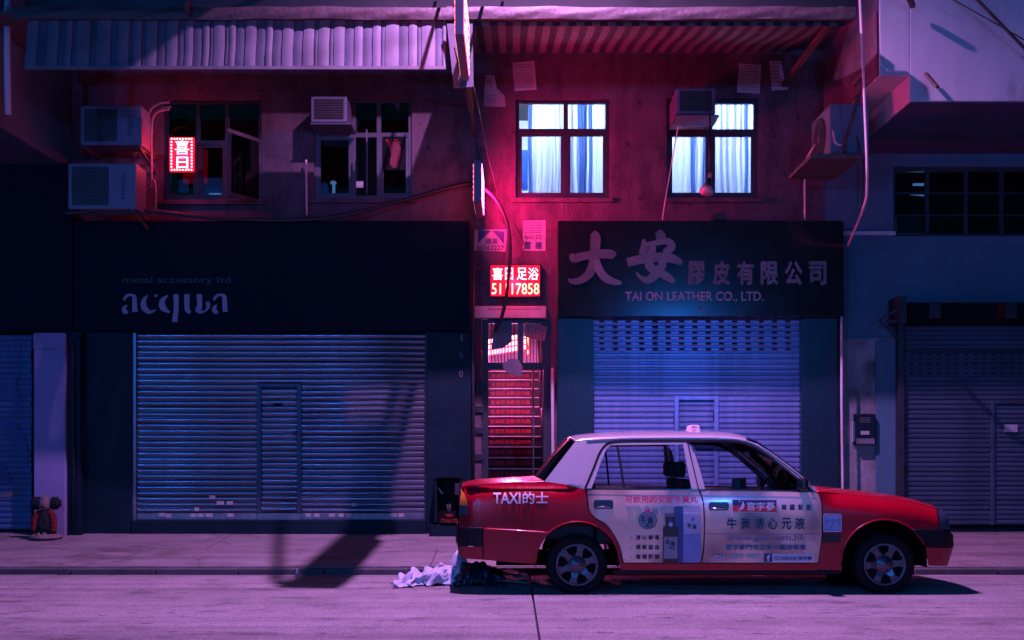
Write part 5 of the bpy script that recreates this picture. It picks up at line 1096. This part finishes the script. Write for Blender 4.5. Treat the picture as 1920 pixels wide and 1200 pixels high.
# underside, engine bay, cabin
MB().box(WX(930, 10.5), WX(1735, 10.5), YC-.42, YC+.42, .23, .32).build("floor_pan", "black", taxi); MB().box(WX(1168, 10.3), WX(1575, 10.3), YC-.76, YC+.76, .24, .34).build("cabin_floor", "black", taxi)
MB().box(WX(890, 10.6), WX(1000, 10.6), YC-.60, YC+.60, .36, .80).build("boot_box", "black", taxi); MB().box(WX(1570, 10.6), WX(1745, 10.6), YC-.42, YC+.42, .3, .72).build("engine_block", "black", taxi)  # unseen boxes added to stop light passing between the body panels
MB().box(WX(1022, 10.6), WX(1110, 10.6), YC-.68, YC+.68, .5, .955).build("parcel_shelf", "seat", taxi, bevel=.02)
MB().box(WX(1112, 10.6), WX(1180, 10.6), YC-.66, YC+.66, .45, .62).build("rear_bench", "seat", taxi, bevel=.04); MB().bar((WX(1120, 10.6), YC, .55), (WX(1100, 10.6), YC, 1.03), 1.25, .12, (1, 0, 0)).build("rear_backrest", "seat", taxi, bevel=.04)
MB().box(WX(1036, 10.6), WX(1052, 10.6), YC-.40, YC-.12, .955, 1.1).build("rear_shelf_sign", "seat_red", taxi, bevel=.01)
for s_ in (-1, 1):
    yy = YC+s_*.36
    MB().box(WX(1305, 10.6), WX(1400, 10.6), yy-.25, yy+.25, .45, .62).build("front_seat", "seat", taxi, bevel=.04)
    MB().bar((WX(1310, 10.6), yy, .55), (WX(1283, 10.6), yy, 1.06), .46, .11, (1, 0, 0)).build("seat_back", "seat", taxi, bevel=.04)
    MB().box(WX(1266, 10.6), WX(1284, 10.6), yy-.12, yy+.12, 1.08, 1.23).build("headrest", "seat", taxi, bevel=.03)
MB().box(WX(1455, 10.6), WX(1535, 10.6), YC-.68, YC+.68, .6, .90).build("dashboard", "seat", taxi, bevel=.04)
sx, sy, sz = WX(1435, 10.6), YC-.36, .92; mb = MB()
mb.tube([(sx+.06*math.sin(i*6.2832/24)*1.0, sy+.18*math.cos(i*6.2832/24), sz+.17*math.sin(i*6.2832/24)) for i in range(25)], .014, 8, False)
mb.tube([(sx, sy-.17, sz), (sx+.03, sy, sz-.02), (sx, sy+.17, sz)], .014, 6).tube([(sx+.03, sy, sz-.02), (sx+.18, sy, sz-.12)], .02, 6); mb.build("steering_wheel", "trim_black", taxi)
for k, (px, s_) in enumerate(((1398, .2), (1452, -.1), (1420, .45))): MB().box(WX(px, 10.6), WX(px+16, 10.6), YC+s_*1.2-.06, YC+s_*1.2+.04, .93, 1.06).build("dash_phone", "trim_black", taxi, bevel=.01)
MB().add([(WX(1440, 10.9), YC-.1, .96), (WX(1452, 10.9), YC-.12, 1.03), (WX(1464, 10.9), YC+.15, 1.02), (WX(1450, 10.9), YC+.15, .95)], [(0, 1, 2, 3)]).build("sun_card", "paper", taxi, solid=.004)
MB().box(WX(1405, 10.9), WX(1412, 10.9), YC-.12, YC+.12, 1.28, 1.35).build("rear_view_mirror", "trim_black", taxi, bevel=.01)
# mirrors, handles, antenna, roof sign
cf = car_fn()
for s_ in (-1, 1):
    X, Y_, Z = cf(1500, 908, .0); y_ = Y_ if s_ < 0 else 2*YC-Y_
    mo = MB().box(X-.03, X+.045, min(y_, y_+s_*.17), max(y_, y_+s_*.17), Z-.06, Z+.065).build("door_mirror", "trim_black", taxi, bevel=.034)
    MB().box(X-.034, X-.031, min(y_+s_*.03, y_+s_*.16), max(y_+s_*.03, y_+s_*.16), Z-.05, Z+.055).build("mirror_glass", "chrome", mo)
for (a, b, c_, d), par in (((1113, 937, 1150, 954), rd), ((1329, 941, 1367, 957), fd)):
    hd_ = panel("handle_recess", [(a+3, b), (c_-3, b), (c_, b+4), (c_, d-4), (c_-3, d), (a+3, d), (a, d-4), (a, b+4)], "trim_black", par, off=.004, far=False)
    X0_, Y0_, Z0_ = cf(a+4, d-4, .02); X1_, Y1_, Z1_ = cf(c_-4, d-4, .02)
    MB().tube([(X0_, Y0_+.02, Z0_), (X0_+.01, Y0_, Z0_), (X1_-.01, Y1_, Z1_), (X1_, Y1_+.02, Z1_)], .008, 8).build("door_pull", "chrome", par)
    line_px("handle_lip", [(a+3, b+1), (c_-3, b+1)], 1.3, "alloy", par, .008)
X, _, Z = W(924, 903, YC-.3); MB().tube([(X, YC-.3, Z-.02), (X+.005, YC-.3, Z+.06)], .004, 6).build("antenna", "chrome", taxi)
X = WX(1300, YC); zr_ = WZ(812, YC)+.003
rsn = MB().add([(X+sx_*(.058 if z_ == 0 else .042), YC+sy_*(.14 if z_ == 0 else .12), zr_+z_) for z_ in (0, .085) for sx_ in (-1, 1) for sy_ in (-1, 1)], [(0, 1, 3, 2), (4, 6, 7, 5), (0, 4, 5, 1), (2, 3, 7, 6), (0, 2, 6, 4), (1, 5, 7, 3)]).build("roof_sign", "white_print", taxi, bevel=.012)
MB().box(X-.066, X+.066, YC-.155, YC+.155, zr_-.012, zr_+.002).build("sign_base", "white_print", rsn, bevel=.004)
text_px("的", 1297, 796, 1307, 802, plane_fn(YC-.142), "pink_print", rsn, bold=.03); text_px("士", 1297, 803, 1307, 809, plane_fn(YC-.142), "pink_print", rsn, bold=.03)
# printing on the body
T = lambda s_, a, b, c_, d, m_, par, bold=.02, o_=.003, **k: text_px(s_, a, b, c_, d, car_fn(o_+.004), m_, par, bold=bold, cuts=5, **k)
def print_poly(name, pts, m_, par, off): return panel(name, pts, m_, par, off=off+.003, far=False, solid=0)
def disc(cx, cy, rx, ry, n=20): return [(cx+rx*math.cos(i*6.2832/n), cy+ry*math.sin(i*6.2832/n)) for i in range(n)]
T("TAXI", 925, 923, 976, 944, "white_print", rq, .02); T("的士", 980, 922, 1028, 944, "white_print", rq, .012)
T("可飲用的安宮牛黃丸", 1172, 929, 1309, 943, "pink_print", rd, .02)
for s_, y in (("清心解毒", 1003), ("補氣益血", 1021), ("養護肝臟", 1039)): 
    for i, ch in enumerate(s_): T(ch, 1192+i*11.8, y, 1201+i*11.8, y+9, "dark_print", rd, .035)
    print_poly("bullet_mark", disc(1183.5, y+5, 1.2, 1.2, 8), "dark_print", rd, .005)
print_poly("emblem", disc(1214.5, 975.5, 17.5, 17), "dark_print", rd, .004); print_poly("emblem", disc(1214.5, 975.5, 16.4, 15.9), "emblem_print", rd, .006); print_poly("emblem", disc(1215, 958.5, 4, 5, 14), "pink_print", rd, .008); print_poly("emblem", disc(1229, 960, 5, 5.5, 12), "emblem_print", rd, .007)
T("牛", 1201, 966, 1211, 982, "dark_print", rd, .03, .009); T("黃", 1214, 969, 1225, 982, "dark_print", rd, .03, .009); T("清心", 1209, 983, 1226, 989, "dark_print", rd, .02, .009)
print_poly("carton_print", [(1264, 950), (1281, 948.5), (1281, 1054), (1264, 1054)], "boxside_print", rd, .004); print_poly("carton_print", [(1281, 948.5), (1313, 949.5), (1313.5, 1054), (1281, 1054)], "box_print", rd, .0045); print_poly("carton_print", [(1281, 960), (1313, 960.5), (1313, 963), (1281, 962.5)], "white_print", rd, .006)
print_poly("carton_print", [(1281, 1001), (1313.5, 1001), (1313.5, 1054), (1281, 1054)], "blue_print", rd, .0055)
T("牛", 1289, 981, 1296, 992, "dark_print", rd, .03, .007); T("黃", 1298, 984, 1306, 992, "dark_print", rd, .03, .007); print_poly("carton_print", disc(1299, 973, 2.5, 4, 10), "mauve_print", rd, .007)
print_poly("bottle_print", [(1247, 963), (1265, 963), (1265, 972), (1266, 984), (1272, 990), (1272, 1054), (1243, 1054), (1243, 990), (1248, 984), (1247, 972)], "bottle_print", rd, .007); print_poly("bottle_label", [(1245, 1006), (1270, 1006), (1270, 1047), (1245, 1047)], "emblem_print", rd, .009); print_poly("bottle_label", [(1248, 964.5), (1264, 964.5), (1264, 968), (1248, 968)], "mauve_print", rd, .009); print_poly("bottle_label", disc(1257.5, 983, 4, 4.5, 12), "box_print", rd, .009)
T("牛", 1248, 1011, 1256, 1023, "dark_print", rd, .03, .011); T("黃", 1257, 1015, 1266, 1024, "dark_print", rd, .03, .011); T("清心元", 1254, 1025, 1265, 1029, "dark_print", rd, .02, .011)
print_poly("brand_panel", [(1373, 936), (1457, 936.5), (1457, 961), (1373, 960)], "white_print", fd, .003); print_poly("brand_panel", [(1374, 937), (1456, 937.5), (1456, 949), (1374, 948)], "navy_print", fd, .005); print_poly("brand_panel", [(1374, 948), (1456, 949), (1456, 960), (1374, 959)], "red_print", fd, .005)
print_poly("ginseng_mark", [(1393, 939), (1396, 946), (1394, 954), (1384, 957), (1389, 951), (1391, 945)], "white_print", fd, .007); print_poly("ginseng_mark", disc(1387, 940, 1.6, 1.4, 8), "white_print", fd, .007)
T("官字蔘", 1400, 941, 1453, 957, "white_print", fd, .02, .007)
for i, ch in enumerate("韓國製造"): T(ch, 1465+i*15.3, 945, 1475+i*15.3, 957, "white_print", fd, .07, .003); T(ch, 1465.5+i*15.3, 945.5, 1474.5+i*15.3, 956.5, "dark_print", fd, .03, .0065)
for i, ch in enumerate("牛黃清心元液"): T(ch, 1362+i*25.5, 970, 1382+i*25.5, 993, "white_print", fd, .04, .003); T(ch, 1362.5+i*25.5, 970.5, 1381.5+i*25.5, 992.5, "dark_print", fd, .025, .0065)
T("www.gzs.com.hk", 1361, 1001, 1511, 1018, "white_print", fd, .03, .003); T("www.gzs.com.hk", 1361.6, 1001.6, 1510.4, 1017.4, "mauve_print", fd, .012, .0065)
T("官字蔘門市及各大藥房有售", 1360, 1020, 1511, 1032, "white_print", fd, .04, .003); T("官字蔘門市及各大藥房有售", 1360.6, 1020.6, 1510.4, 1031.4, "navy_print", fd, .015, .0065)
T("(852) 2581 4888", 1335, 1039, 1427, 1050, "navy_print", fd, .05, .003); T("(852) 2581 4888", 1335.6, 1039.6, 1426.4, 1049.4, "white_print", fd, .012, .0065)
print_poly("search_bar", [(1432, 1038), (1526, 1039.5), (1526, 1052.5), (1432, 1053.5)], "white_print", fd, .003); print_poly("search_bar", [(1432, 1038), (1448, 1038.3), (1448, 1053.2), (1432, 1053.5)], "navy_print", fd, .005); print_poly("search_bar", [(1449.5, 1040.5), (1524.5, 1041.5), (1524.5, 1051), (1449.5, 1051.5)], "box_print", fd, .005)
T("f", 1437, 1040, 1444, 1052, "white_print", fd, .04, .007); T("GZS HK 官字蔘", 1464, 1043, 1522, 1050, "navy_print", fd, .012, .007); T("Q", 1453, 1042.5, 1460, 1050, "navy_print", fd, .0, .007)
print_poly("sticker", [(1544, 965), (1546, 963), (1576, 963.5), (1578, 966), (1578, 995), (1576, 997), (1546, 997), (1544, 995)], "white_print", ff, .003); print_poly("sticker", [(1545.3, 966), (1547, 964.3), (1575.5, 964.8), (1576.7, 966.5), (1576.7, 994.5), (1575.5, 995.7), (1546.5, 995.7), (1545.3, 994.5)], "blue_print", ff, .005)
for cx_, cy_, r_ in ((1551, 986, 3.6), (1556, 982, 3), (1567, 982, 3), (1571, 987, 3.4), (1565, 989, 3.4)): line_px("sticker_line", disc(cx_, cy_, r_, r_, 10)+[(cx_+r_, cy_)], .8, "white_print", ff, .012)
for y in (968, 971): line_px("sticker_line", [(1549, y), (1573, y)], .9, "white_print", ff, .012)
panel("side_marker", [(1543, 1000), (1577, 1000), (1577, 1017), (1543, 1018)], "trim_black", off=.006, far=True)
taxi.location.z = rz(YC)-.001; taxi.rotation_euler = (-.012, 0, 0)
